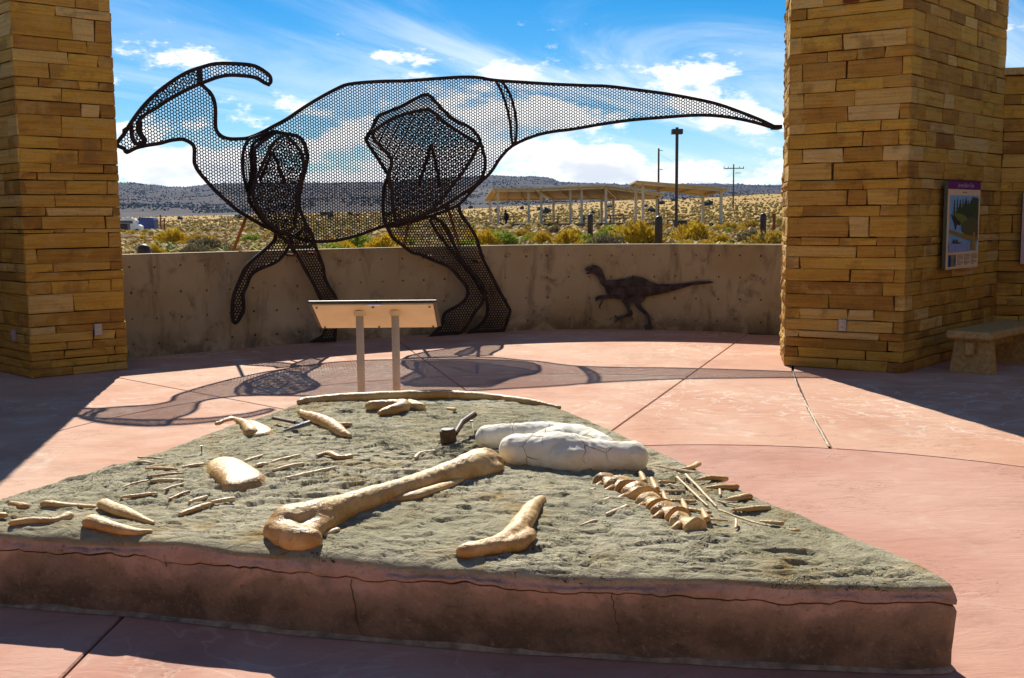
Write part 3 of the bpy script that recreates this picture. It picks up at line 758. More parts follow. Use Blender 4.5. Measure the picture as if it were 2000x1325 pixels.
# ================================================================== DINOSAUR CUTOUT (perforated steel)
BODY = [(222, 281), (239, 260), (252, 239), (275, 207.5), (300, 182), (331, 158), (363, 138.5), (393, 128), (420, 121.3), (461, 121.3), (497, 125.5), (521, 139), (531, 150), (531.5, 163), (525.5, 169.6), (515, 165), (497, 155),
        (470, 151.5), (445, 151), (422, 156), (398, 165), (411, 177), (419.6, 191), (424, 211), (424, 240), (425.8, 254), (434.5, 263.6), (448.5, 268), (470, 268), (485, 266), (507.5, 257), (533.8, 243), (558, 230), (590, 208.5), (620, 190),
        (654, 171.6), (680, 161.6), (735, 156.4), (792, 155), (849, 151), (901, 147.8), (935.5, 148.7), (964, 153.8), (1021, 157.9), (1080, 161.6), (1146, 164.4), (1189, 165.9), (1246, 173), (1304, 180.8), (1361, 191), (1404, 201),
        (1447, 216), (1490, 233), (1514, 244.7), (1516, 253), (1507, 252.5), (1476, 243.3), (1433, 234), (1390, 229), (1347, 229), (1289, 233.3), (1232, 238), (1175, 246), (1117, 256), (1080, 260.5), (1044, 269), (1002, 288),
        (978.5, 312), (967, 330), (955, 345), (937, 361), (921, 378), (899, 401), (870, 415), (826, 430), (751, 445), (725, 453.7), (700, 463), (656, 473.4), (617, 475.3), (585, 470), (560, 462), (533.8, 452), (518, 447), (499, 436.5),
        (479.5, 425), (463.8, 415.5), (441, 396), (420, 377), (402.5, 358), (385, 337), (377, 321), (376, 309), (376, 290), (371, 282.5), (360, 277), (352, 276), (333, 278.5), (313.7, 283.8), (287.5, 288), (268, 292.5), (254, 299.5),
        (248, 302), (242, 298.6), (240, 293.4), (229, 289)]
CREST = [(239, 262), (252, 239), (275, 207.5), (300, 182), (331, 158), (363, 138.5), (390, 129), (392.5, 160), (398, 165), (375, 175), (352, 186), (331, 198), (308, 214), (287, 226), (275, 238), (273, 252), (275, 261), (284, 273), (282, 284), (262, 285), (254, 270), (252.5, 252)]
TAILBAND = [(963, 154), (976, 177), (984.5, 200), (993, 235), (998.5, 283), (1002, 288), (1009, 278), (1011, 262), (1010.8, 235), (1003.8, 200), (995, 177), (981, 158)]
SH0 = [(485, 270), (476, 284), (472, 300), (471.5, 320), (474, 350), (482, 379), (488, 366), (494, 336), (493, 300), (497, 284), (508, 275), (527, 263), (539, 255), (520, 257), (500, 264)]
SH1 = [(539, 255.5), (556, 258), (577.5, 262), (591.5, 271), (600, 286), (603, 309), (600, 331.5), (593, 356), (588, 384), (588, 405), (600, 436), (611, 455), (619, 481), (600, 486), (568, 486), (560, 476), (545, 464), (535, 456), (518, 442), (499, 416), (486, 398), (483, 382), (490, 360), (494, 335), (493.5, 309), (494, 288), (507.5, 276), (525, 264)]
SH2 = [(556, 261), (569, 270), (583, 286), (593, 302), (596, 325), (590, 350), (583, 380), (582, 410), (578, 445), (560, 462), (535, 448), (512, 425), (494, 395), (491, 372), (496, 352), (504, 335), (518, 305), (526, 285), (540, 270)]
LEGL = [(537, 452), (533.8, 466), (522.5, 479), (505.5, 494), (490, 507), (479, 519), (471.5, 532), (462, 554.5), (454.5, 573.4), (450.8, 594), (450.8, 615), (452.6, 630), (458, 634.7), (465, 632), (471.5, 622.5), (478, 609), (479, 590), (478, 575), (484.7, 560),
        (492, 541), (505.5, 530), (524, 522.5), (543, 513), (554.5, 501.7), (566, 484.7), (572, 470), (566, 455)]
LEGR = [(560, 470), (566, 485), (581, 505.5), (596, 532), (611, 558), (621, 581), (632, 606), (637, 622), (635.7, 632), (632, 647), (626, 656.4), (604, 668.5), (630, 669.6), (656.4, 667.7), (658.5, 640), (660.5, 610), (660, 584.7), (647, 562), (637.5, 543), (634, 520.6), (628, 503.6), (619, 481), (611, 454.5), (600, 436)]
HIPA = [(830, 182), (843, 187), (860, 205), (879, 224), (899, 237), (918, 246), (935, 263), (941, 277), (948, 301), (951, 319), (946, 343), (932, 363), (899, 385), (874, 401), (846, 416), (800, 433), (751, 444), (746, 423), (745, 396), (748, 363), (755, 343), (746, 328), (731, 305), (715, 281), (713, 268), (724, 250), (731, 233), (741, 222), (778, 207), (806, 192)]
HIPC = [(834, 211), (843, 214), (860, 228), (881, 244), (907, 261), (928, 273), (938, 284), (925, 310), (907.5, 337), (883, 368), (866, 391), (846, 411), (826, 423), (800, 431), (772, 438), (766, 413), (763, 380), (758, 352), (757, 340), (761, 322), (759, 308), (741, 289), (725.5, 270), (724.6, 254), (734, 249), (764, 230), (799, 217.5)]
HINDN = [(751, 441), (763, 464.5), (783, 481), (803, 496), (819.5, 500.5), (844, 511), (869, 521), (882, 530), (897, 547), (908, 561), (911, 573), (906, 584.5), (896, 593), (879.6, 602), (868, 609.4), (863.8, 617.7), (861, 631), (853, 642.6), (843, 651), (836.5, 659),
         (873, 656.5), (903, 651.5), (917.8, 633), (929.4, 613), (942.7, 596), (947, 586), (952.5, 573), (944, 553), (921, 526), (901, 502.6), (891, 479.4), (879, 453), (866, 433), (844, 417), (800, 432), (772, 438)]
HINDF = [(899, 400), (901, 413), (916, 436), (929, 456), (937, 476), (945.7, 504), (959, 530), (972.6, 556), (984, 578), (994, 596), (999, 608), (994, 626), (986, 648), (946, 651), (909.5, 652.6), (918, 646), (932.7, 636), (944, 624), (949, 609), (948, 588), (936, 566), (915, 535), (890, 505), (870, 480), (850, 455), (838, 432), (846, 416), (874, 401)]

def inside(poly, P):
    x, y = P[:, 0], P[:, 1]; c = np.zeros(len(P), bool); n = len(poly)
    for i in range(n):
        a, b = poly[i], poly[(i + 1) % n]
        k = (a[1] > y) != (b[1] > y)
        with np.errstate(divide='ignore', invalid='ignore'):
            xi = (b[0] - a[0]) * (y - a[1]) / (b[1] - a[1] if b[1] != a[1] else 1e-12) + a[0]
        c ^= k & (x < xi)
    return c
def edgedist(poly, P):
    d = np.full(len(P), 1e9); n = len(poly)
    for i in range(n):
        a, b = poly[i], poly[(i + 1) % n]; ab = b - a; t = np.clip(((P - a) @ ab) / max(1e-12, ab @ ab), 0, 1)
        d = np.minimum(d, np.linalg.norm(P - (a + t[:, None] * ab), axis=1))
    return d
def densify(pl, closed=True, k=3):
    P = [Vector((p[0], p[1], 0)) for p in pl]; n = len(P); out = []
    for i in range(n if closed else n - 1):
        p0, p1, p2, p3 = (P[(i + j) % n] for j in (-1, 0, 1, 2)) if closed else (P[max(i - 1, 0)], P[i], P[i + 1], P[min(i + 2, n - 1)])
        # soften only gentle bends, keep corners
        a = (p1 - p0); b = (p2 - p1); c = (p3 - p2)
        for j in range(k):
            t = j / k
            if a.length and b.length and c.length and a.angle(b, 0) < .8 and b.angle(c, 0) < .8:
                q = .5 * ((2 * p1) + (p2 - p0) * t + (2 * p0 - 5 * p1 + 4 * p2 - p3) * t * t + (3 * p1 - p0 - 3 * p2 + p3) * t ** 3)
            else: q = p1.lerp(p2, t)
            out.append((q.x, q.y))
    if not closed: out.append((P[-1].x, P[-1].y))
    return out
PITCHH = .0385
def perforated(name, px, off, parent, rot=0.0, rim=.043, pitch=PITCHH, hole=.0152, th=.006, rimth=.016, mat='steel', rimname='edge_band', floor_clip=True):
    cv = Curve(off); poly = np.array([cv.hit(*p) for p in densify(px)])
    if floor_clip: poly[:, 1] = np.maximum(poly[:, 1], .004)
    lo = poly.min(0); hi = poly.max(0); p = pitch; ext = np.linalg.norm(hi - lo) / 2 + p; mid = (lo + hi) / 2
    nu = int(ext * 2 / (p * .866)) + 2; nv = int(ext * 2 / p) + 2
    I, J = np.meshgrid(np.arange(-nu // 2, nu // 2 + 1), np.arange(-nv // 2, nv // 2 + 1), indexing='ij')
    u = I * p * .8660254; v = J * p + (np.abs(I) % 2) * p / 2
    cr, sr = math.cos(rot), math.sin(rot)
    cen = np.stack([(u * cr - v * sr).ravel() + mid[0], (u * sr + v * cr).ravel() + mid[1]], 1)
    box = ((cen >= lo - p) & (cen <= hi + p)).all(1); cen = cen[box]
    ok = inside(poly, cen); cen = cen[ok]; cen = cen[edgedist(poly, cen) > p * .56]
    NS = 12; ang = np.radians(np.arange(NS) * 30) + rot; ro = np.where(np.arange(NS) % 2 == 0, p / math.sqrt(3), p / 2)
    hexo = np.stack([np.cos(ang), np.sin(ang)], 1) * ro[:, None]; hexi = np.stack([np.cos(ang), np.sin(ang)], 1) * hole
    V = []; m = len(cen)
    if m:
        uv = np.concatenate([(cen[:, None, :] + hexo[None]).reshape(-1, 2), (cen[:, None, :] + hexi[None]).reshape(-1, 2)])
        fr = cv.at(uv, th / 2); bk = cv.at(uv, -th / 2)
        verts = np.concatenate([fr, bk]); n6 = m * NS
        b = (np.arange(m) * NS)[:, None]; k = np.arange(NS)[None]; k2 = (np.arange(NS)[None] + 1) % NS
        o1, o2, i1, i2 = b + k, b + k2, n6 + b + k, n6 + b + k2; B = 2 * n6
        quads = np.concatenate([np.stack([o1, o2, i2, i1], -1).reshape(-1, 4), np.stack([B + o2, B + o1, B + i1, B + i2], -1).reshape(-1, 4), np.stack([i1, i2, B + i2, B + i1], -1).reshape(-1, 4)])
        me = bpy.data.meshes.new(name); me.vertices.add(len(verts)); me.vertices.foreach_set('co', verts.ravel())
        me.loops.add(quads.size); me.loops.foreach_set('vertex_index', quads.ravel().astype(np.int32))
        me.polygons.add(len(quads)); me.polygons.foreach_set('loop_start', np.arange(len(quads), dtype=np.int32) * 4); me.polygons.foreach_set('loop_total', np.full(len(quads), 4, np.int32))
        me.materials.append(M[mat]); me.update(); me.validate()
        sheet = link(bpy.data.objects.new(name, me), parent)
    else: sheet = empty(name); sheet.parent = parent
    ribbon(rimname, poly, rim, cv, rimth, sheet, mat, True)
    return sheet
def ribbon(name, poly, width, cv, th, parent, mat='steel', closed=True):
    """flat bar along an outline, lying inside it"""
    P = np.asarray(poly); n = len(P)
    if closed:
        area = np.sum(P[:, 0] * np.roll(P[:, 1], -1) - np.roll(P[:, 0], -1) * P[:, 1])
        if area < 0: P = P[::-1]
    a = P - np.roll(P, 1, 0); b = np.roll(P, -1, 0) - P
    if not closed: a[0] = b[0]; b[-1] = a[-1]
    a /= np.maximum(1e-9, np.linalg.norm(a, axis=1))[:, None]; b /= np.maximum(1e-9, np.linalg.norm(b, axis=1))[:, None]
    na = np.stack([-a[:, 1], a[:, 0]], 1); nb = np.stack([-b[:, 1], b[:, 0]], 1); m = na + nb; ln = np.linalg.norm(m, axis=1)[:, None]
    m = np.where(ln > .25, m / np.maximum(ln, 1e-9), na); k = 1 / np.maximum(.55, (m * na).sum(1))
    if closed: Q = P + m * (width * k)[:, None]; O = P
    else: Q = P + m * (width * .5 * k)[:, None]; O = P - m * (width * .5 * k)[:, None]
    V = np.concatenate([cv.at(O, th / 2), cv.at(Q, th / 2), cv.at(O, -th / 2), cv.at(Q, -th / 2)]); F = []
    for i in range(n if closed else n - 1):
        j = (i + 1) % n
        F += [[i, j, n + j, n + i], [2 * n + j, 2 * n + i, 3 * n + i, 3 * n + j], [j, i, 2 * n + i, 2 * n + j], [n + i, n + j, 3 * n + j, 3 * n + i]]
    return obj(name, V, F, M[mat], parent)
def line_px(name, pts, width, off, parent, mat='steel', th=.018):
    cv = Curve(off); return ribbon(name, [cv.hit(*p) for p in densify(pts, False)], width, cv, th, parent, mat, False)

def build_dino():
    root = empty('dinosaur_cutout', tuple(on_z(880, 655))); root.location = (0, 0, 0)
    tag(root, 'huge perforated dark steel crested dinosaur cutout standing against the low concrete wall', 'sculpture')
    body = perforated('body_sheet', BODY, .30, root)
    cr = perforated('crest_plate', CREST, .335, root, rot=.45, rim=.040)
    perforated('tail_strap', TAILBAND, .335, root, rim=.034)
    perforated('neck_strap', SH0, .34, root, rim=.036, rot=.1)
    line_px('crest_seam', [(389, 131), (391, 145), (393, 163)], .045, .325, body)
    line_px('cheek_line', [(275, 238), (273, 252), (276, 262), (284, 274), (280, 285)], .040, .325, body)
    s1 = perforated('shoulder_plate', SH1, .40, root, rot=.22)
    s2 = perforated('shoulder_cover', SH2, .50, root, rot=.52, rim=.036)
    line_px('stiffener', [(507, 354), (520, 324), (532, 297)], .034, .46, s1); line_px('stiffener', [(532, 297), (543, 322), (556, 358)], .034, .46, s1)
    h1 = perforated('hip_plate', HIPA, .40, root, rot=.0)
    h2 = perforated('hip_cover', HIPC, .54, root, rot=math.pi / 6, rim=.042)
    line_px('stiffener', [(818, 362), (832, 318), (842, 284)], .036, .47, h1); line_px('stiffener', [(842, 284), (851, 318), (860, 366)], .036, .47, h1)
    perforated('foreleg', LEGL, .20, root, rot=math.pi / 6, hole=.0136); perforated('foreleg', LEGR, .20, root, rot=math.pi / 6, hole=.0136)
    perforated('hind_leg', HINDN, .26, root, rot=math.pi / 6, hole=.0140); perforated('hind_leg', HINDF, .16, root, rot=math.pi / 6, hole=.0140)
    # rusty struts tying the sheet back to the ground and the wall
    def strut(name, p, q, r): MB().tube([p, q], r, 8).build(name, M['rust'], root)
    c30 = Curve(.27)
    a = Vector(c30.at(np.array([c30.hit(481, 424)]))[0]); b = on_y(455, 492, 15.2); b = CAMP + (on_y(455, 492, 15.0) - CAMP); strut('brace_strut', a, b, .021)
    a = Vector(c30.at(np.array([c30.hit(873, 402)]))[0]); strut('brace_strut', a, on_y(898, 482, 15.5), .021)
    a = Vector(c30.at(np.array([c30.hit(798, 436)]))[0]); strut('brace_strut', a, on_y(790, 478, 15.4), .021)
    for (x, y) in [(600, 495), (560, 498), (830, 500), (925, 510)]:
        cw = Curve(.0); h = cw.hit(x, y); p = Vector(cw.at(np.array([h]))[0]); q = Vector(cw.at(np.array([h]), .27)[0]); strut('wall_bracket', p, q, .018)
    # bracket holding the tail tip to the lintel
    t0 = Vector(Curve(.30).at(np.array([Curve(.30).hit(1511, 248)]))[0]); MB().box(t0 + Vector((.06, .1, .0)), (.10, .22, .05)).build('tail_bracket', M['steel'], root)
build_dino()

# ---- small running dinosaur relief on the wall
RAPT = [(1141, 527.5), (1147.5, 521), (1157.5, 518), (1167.5, 519), (1175, 525), (1179, 535), (1184, 547.5), (1202.5, 547), (1220, 544), (1240, 540), (1255, 542), (1270, 550), (1285, 555.5), (1315, 555.5), (1340, 552.5), (1365, 550), (1387.5, 549.3), (1395, 552), (1387, 554), (1352.5, 557.5), (1327.5, 565),
        (1302.5, 572.5), (1277.5, 577.5), (1262.5, 580), (1257, 587), (1251, 594), (1256, 602.5), (1266, 612.5), (1271, 622.5), (1272.5, 635), (1274, 642), (1271, 645), (1260, 644.5), (1257.5, 637.5), (1261, 634), (1265, 635), (1265, 625), (1260, 615), (1250, 607.5), (1242.5, 600), (1237.5, 591),
        (1232.5, 595), (1231, 602.5), (1236, 610), (1235, 617.5), (1220, 621), (1207.5, 626), (1202.5, 630), (1199.5, 629), (1204, 624), (1200, 619), (1202.5, 615), (1206, 620), (1220, 615), (1226, 611), (1224, 602.5), (1219, 595), (1212.5, 585), (1202.5, 584), (1192.5, 581), (1191, 584), (1180, 584),
        (1176, 592.5), (1172.5, 600), (1174, 605), (1169.5, 601), (1170, 596), (1176, 586), (1169, 585), (1166, 589), (1162.5, 587.5), (1162.5, 581), (1170, 577.5), (1184, 577), (1185, 570), (1180, 561), (1172.5, 554), (1169, 545), (1164, 537.5), (1156, 534.5), (1147.5, 536), (1144, 534), (1150, 531)]
RTHIGH = [(1255, 554), (1265, 561), (1262.5, 570), (1240, 582.5), (1220, 590), (1213, 586), (1215, 577.5), (1230, 557.5), (1242, 553)]
RSHO = [(1182, 560), (1190, 556), (1194, 562), (1193, 576), (1196, 583), (1189, 583), (1184, 572)]
def plate(name, px, off, th, parent, mat):
    cv = Curve(off); P = np.array([cv.hit(*p) for p in px]); P[:, 1] = np.maximum(P[:, 1], .003); n = len(P)
    tri = tessellate_polygon([[Vector((p[0], p[1], 0)) for p in P]]); F = []
    for t in tri:
        a, b, c = (P[i] for i in t)
        if (b[0] - a[0]) * (c[1] - a[1]) - (b[1] - a[1]) * (c[0] - a[0]) < 0: t = (t[0], t[2], t[1])
        F.append(list(t)); F.append([n + i for i in reversed(t)])
    area = np.sum(P[:, 0] * np.roll(P[:, 1], -1) - np.roll(P[:, 0], -1) * P[:, 1])
    for i in range(n):
        j = (i + 1) % n; F.append([j, i, n + i, n + j] if area > 0 else [i, j, n + j, n + i])
    return obj(name, np.concatenate([cv.at(P, th / 2), cv.at(P, -th / 2)]), F, M[mat], parent)
def build_raptor():
    root = empty('running_dinosaur_cutout'); tag(root, 'small dark steel running dinosaur mounted low on the concrete wall, right of the hind legs', 'sculpture')
    plate('body_plate', RAPT, .060, .012, root, 'steel2')
    perforated('thigh_plate', RTHIGH, .085, root, rim=.022, pitch=.026, hole=.010, mat='steel2', floor_clip=False)
    perforated('shoulder_plate', RSHO, .080, root, rim=.014, pitch=.022, hole=.008, mat='steel2', floor_clip=False)
    cv = Curve(0.0)
    for (x, y) in [(1200, 560), (1250, 560), (1300, 565), (1175, 545)]:
        h = cv.hit(x, y); MB().tube([Vector(cv.at(np.array([h]))[0]), Vector(cv.at(np.array([h]), .056)[0])], .008, 6).build('standoff', M['steel'], root)
    cv2 = Curve(.068); e = Vector(cv2.at(np.array([cv2.hit(1154, 525)]))[0]); MB().sphere(e, .011, 8, 6).build('eye', M['black'], root)
build_raptor()

# ================================================================== FOSSIL DISPLAY
PLAT = [(-2.62, 4.46), (-1.46, 4.215), (-1.0, 4.06), (0, 3.815), (.9, 3.68), (1.60, 3.58), (1.185, 4.70), (.33, 7.27), (-.2, 7.62), (-.75, 7.80), (-1.50, 7.60), (-2.02, 5.85)]
def chaikin(P, it=3, keep=.10):
    P = [Vector(p) for p in P]
    for _ in range(it):
        Q = []
        for i in range(len(P)):
            a, b = P[i], P[(i + 1) % len(P)]; L = (b - a).length; k = min(.25, keep / max(L, 1e-6)) if _ == 0 else .25
            Q += [a.lerp(b, k), b.lerp(a, k)]
        P = Q
    return P
PO = chaikin(PLAT); PC = Vector((-.45, 5.55))
POn = np.array([(p.x, p.y) for p in PO])
def plat_h(d):      # height over distance from the edge
    k = max(0, min(1, d / .13)); return .288 + .042 * math.sqrt(max(0, 1 - (1 - k) ** 2)) + .035 * smoothstep(.1, .9, d)
def top_z(x, y):
    d = float(edgedist(POn, np.array([[x, y]]))[0]); return plat_h(d)
def build_platform():
    root = empty('fossil_dig_display'); tag(root, 'raised grey rock slab set with cast dinosaur bones in the middle of the plaza', 'display')
    # star-shaped grid
    na = 640; nr = 210
    ang = np.linspace(0, 2 * math.pi, na, endpoint=False); rad = np.zeros(na)
    segs = [(POn[i] - np.array(PC), POn[(i + 1) % len(POn)] - np.array(PC)) for i in range(len(POn))]
    for k, a in enumerate(ang):
        d = np.array([math.cos(a), math.sin(a)]); best = 0
        for (p, q) in segs:
            e = q - p; den = d[0] * e[1] - d[1] * e[0]
            if abs(den) < 1e-9: continue
            t = (p[0] * e[1] - p[1] * e[0]) / den; s_ = (p[0] * d[1] - p[1] * d[0]) / den
            if t > 0 and -1e-6 <= s_ <= 1 + 1e-6: best = max(best, t)
        rad[k] = best
    ts = [0] + list(1 - (1 - np.linspace(.02, 1, nr)) ** 1.35)
    P = np.array([(PC.x + rad[k] * t * math.cos(a), PC.y + rad[k] * t * math.sin(a)) for t in ts[1:] for k, a in enumerate(ang)])
    dd = edgedist(POn, P); zz = np.array([plat_h(d) for d in dd])
    rough = np.zeros(len(P))
    for i, (x, y) in enumerate(P):
        v = Vector((x * .9 + y * .3, y * 1.15, 0))
        a = mnoise.fractal(v * 1.6, .8, 2.1, 3) * .016
        w = Vector((x * 1.05 + y * .25 + .05 * mnoise.noise(v * 5), y * 1.3 + .05 * mnoise.noise(v * 5 + Vector((3, 0, 0))), 0))
        chip = 0.0; gate = .35 + .65 * smoothstep(-.25, .3, mnoise.noise(v * 1.3))
        for sc_, am in ((9.5, .011), (21.0, .0065)):
            pt = mnoise.voronoi(w * sc_)[1][0]; h1 = math.sin(pt.x * 91.7 + pt.y * 47.3) * 43758.5; h1 -= math.floor(h1); an = -1.35 + 1.6 * (h1 - .5)
            dlt = w * sc_ - Vector((pt.x, pt.y, 0)); chip += (dlt.x * math.cos(an) + dlt.y * math.sin(an)) * am * gate + (h1 - .5) * am * .8
        b = mnoise.noise(v * 17) * .004
        rough[i] = a + chip + b - .002
    zz = zz + rough * np.clip(dd / .10, .12, 1) + np.array([(.026 * mnoise.noise(Vector((x * 1.9, y * 1.9, 4))) + .007 * mnoise.noise(Vector((x * 7, y * 7, 4)))) * math.exp(-d / .09) for (x, y), d in zip(P, dd)])
    V = [(PC.x, PC.y, plat_h(2) + .005)] + [(P[i][0], P[i][1], zz[i]) for i in range(len(P))]; F = []
    for k in range(na): F.append([0, 1 + k, 1 + (k + 1) % na])
    for r in range(nr - 1):
        for k in range(na):
            a = 1 + r * na; b = a + na; F.append([a + k, b + k, b + (k + 1) % na, a + (k + 1) % na])
    obj('rock_surface', V, F, M['rocktop'], root, smooth=True)
    # side: lip, running crack, plastered face
    rim = P[-na:]; rz = zz[-na:]; V = []; F = []; rows = 13
    for k, a in enumerate(ang):
        p = Vector((rim[k][0], rim[k][1])); o = (p - PC).normalized()
        nx = POn  # outward direction from neighbours
        q = Vector((rim[(k + 1) % na][0] - rim[k - 1][0], rim[(k + 1) % na][1] - rim[k - 1][1])).normalized(); o = Vector((q.y, -q.x))
        s_ = Vector((p.x * 1.0, p.y * 1.0, 0)); cz = .245 + .024 * mnoise.noise(s_ * 2.1) + .014 * mnoise.noise(s_ * 9) + .008 * mnoise.noise(s_ * 27)
        w = .5 + .5 * mnoise.noise(s_ * 3.3 + Vector((7, 0, 0))); cw = .0016 + .0042 * w
        prof = [(rz[k], 0.0), (rz[k] - .015, .006), (cz + .02, .013), (cz + cw, .012), (cz + cw * .5, -.022), (cz - cw * .5, -.022), (cz - cw, .006), (cz - .02, .009), (.17, .008), (.12, .004), (.07, .002), (.03, .002), (-.02, .002)]
        for j, (z, out) in enumerate(prof):
            jit = mnoise.noise(Vector((p.x * 6, p.y * 6, z * 6))) * .010 + mnoise.noise(Vector((p.x * 22, p.y * 22, z * 22))) * .003
            if j in (0, 3, 4, 5, 6): jit = (mnoise.noise(Vector((p.x * 6, p.y * 6, 0))) * .006 + mnoise.noise(Vector((p.x * 38, p.y * 38, 0))) * .004) if j else 0
            V.append((p.x + o.x * (out + jit), p.y + o.y * (out + jit), z))
    for part, j0, j1 in (('plastered_face', 6, rows - 1), ('rock_lip', 0, 3), ('running_crack', 3, 6)):
        F = [[k * rows + j, k * rows + j + 1, ((k + 1) % na) * rows + j + 1, ((k + 1) % na) * rows + j] for k in range(na) for j in range(j0, j1)]
        used = sorted({i for f in F for i in f}); ix = {u_: i for i, u_ in enumerate(used)}
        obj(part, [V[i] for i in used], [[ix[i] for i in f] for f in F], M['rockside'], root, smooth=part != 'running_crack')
    V = []; F = []
    for k in range(na):
        p = Vector((rim[k][0], rim[k][1])); q = Vector((rim[(k + 1) % na][0] - rim[k - 1][0], rim[(k + 1) % na][1] - rim[k - 1][1])).normalized(); o = Vector((q.y, -q.x))
        w = .022 + .012 * mnoise.noise(Vector((p.x * 3, p.y * 3, 1))); h = .017 + .012 * mnoise.noise(Vector((p.x * 4, p.y * 4, 5)))
        for (z, out) in ((h, -.002), (h * .7, w * .45), (.003, w)): V.append((p.x + o.x * out, p.y + o.y * out, z))
    for k in range(na):
        for j in range(2):
            a = k * 3 + j; b = ((k + 1) % na) * 3 + j; F.append([a, a + 1, b + 1, b])
    obj('mortar_strip', V, F, M['mortar_strip'], root, smooth=True)
    rr_ = random.Random(5)
    for (x, zt, zb) in [(-1.40, .25, .13), (-.62, .24, .03), (.35, .25, .10)]:
        yk = float(np.interp(x, [-2.62, -1.46, -1.0, 0, .9, 1.6], [4.46, 4.215, 4.06, 3.815, 3.68, 3.58])); P_ = []; n_ = 9
        for i in range(n_ + 1): P_.append(Vector((x + rr_.uniform(-.005, .005) + .03 * i / n_, yk - .009 - .008, zt + (zb - zt) * i / n_)))
        MB().tube(P_, [.0014 * (1 - .6 * i / n_) + .0004 for i in range(n_ + 1)], 5).build('hairline_crack', M['black'], root)
    return root
FOS = build_platform()
def onrock(px, py):
    z = .36
    for _ in range(4):
        p = on_z(px, py, z); z = top_z(p.x, p.y)
    return Vector((p.x, p.y, z))
def bone_pts(path, sink=.25, k=5):
    """(px, py, half-width px) -> centre points and radii in metres; the bone lies `sink` into the rock"""
    P = []; R = []
    for (x, y, r) in path:
        g = onrock(x, y); D = g.y; rm = r * D / FPX
        # pixel marks the middle of what shows: move the ground point a touch nearer
        g = onrock(x, y + r * .55); P.append(Vector((g.x, g.y, g.z + .003 + rm * (1 - 2 * sink) * .52))); R.append(rm)
    PR = catmull([Vector((p.x, p.y, p.z)) for p in P], k); RRR = [v.x for v in catmull([Vector((r, 0, 0)) for r in R], k)]
    return PR, [max(.003, r) for r in RRR]
def capped(P, R):
    a = (P[0] - P[1]).normalized(); b = (P[-1] - P[-2]).normalized()
    P2 = [P[0] + a * R[0] * .75, P[0] + a * R[0] * .5] + P + [P[-1] + b * R[-1] * .5, P[-1] + b * R[-1] * .75]
    R2 = [R[0] * .25, R[0] * .75] + R + [R[-1] * .75, R[-1] * .25]
    return P2, R2
DTX = bpy.data.textures.new('bone_pits', 'CLOUDS'); DTX.noise_scale = .035; DTX.noise_depth = 3
def roughen(o, k):
    d = o.modifiers.new('pits', 'DISPLACE'); d.texture = DTX; d.strength = k; d.mid_level = .5; d.texture_coords = 'GLOBAL'
def bone(name, paths, mat='bone', sink=.28, flat=.72, remesh=None, n=12, parent=None, label=None):
    b = MB()
    for path in paths:
        P, R = capped(*bone_pts(path, sink)); b.tube(P, R, n, True, flat)
    for v in b.v:
        q = mnoise.noise(v * 14); v.z += q * .004; v.x += mnoise.noise(v * 14 + Vector((5, 5, 5))) * .004
    o = b.build(name, M[mat], parent if parent is not None else FOS, True)
    if remesh:
        m = o.modifiers.new('merge', 'REMESH'); m.mode = 'VOXEL'; m.voxel_size = remesh; m.use_smooth_shade = True
        s = o.modifiers.new('soften', 'SMOOTH'); s.factor = .5; s.iterations = 7; roughen(o, .010)
    if label: o['label'] = label
    return o
def mound(name, outline, h, mat, peak=None, p=.5):
    g = [onrock(*q) for q in outline]; c = sum(g, Vector()) / len(g)
    g = [Vector((v.x, v.y, v.z)) for v in chaikin3(g)]
    n = len(g); m = 9; V = [c + Vector((0, 0, h))]; F = []
    for j in range(1, m + 1):
        t = j / m
        for v in g:
            q = c.lerp(v, t); z = v.z * t + c.z * (1 - t) + h * (1 - t ** 2.6) ** p - .012 * (t > .99) * 2
            V.append(Vector((q.x, q.y, z + mnoise.noise(Vector((q.x * 7, q.y * 7, 0))) * .008 * (1 - t))))
    for k in range(n): F.append([0, 1 + k, 1 + (k + 1) % n])
    for j in range(m - 1):
        for k in range(n): a = 1 + j * n; F.append([a + k, a + n + k, a + n + (k + 1) % n, a + (k + 1) % n])
    return obj(name, V, F, M[mat], FOS, True)
def chaikin3(P, it=2):
    for _ in range(it):
        Q = []
        for i in range(len(P)): a, b = P[i], P[(i + 1) % len(P)]; Q += [a.lerp(b, .25), b.lerp(a, .25)]
        P = Q
    return P
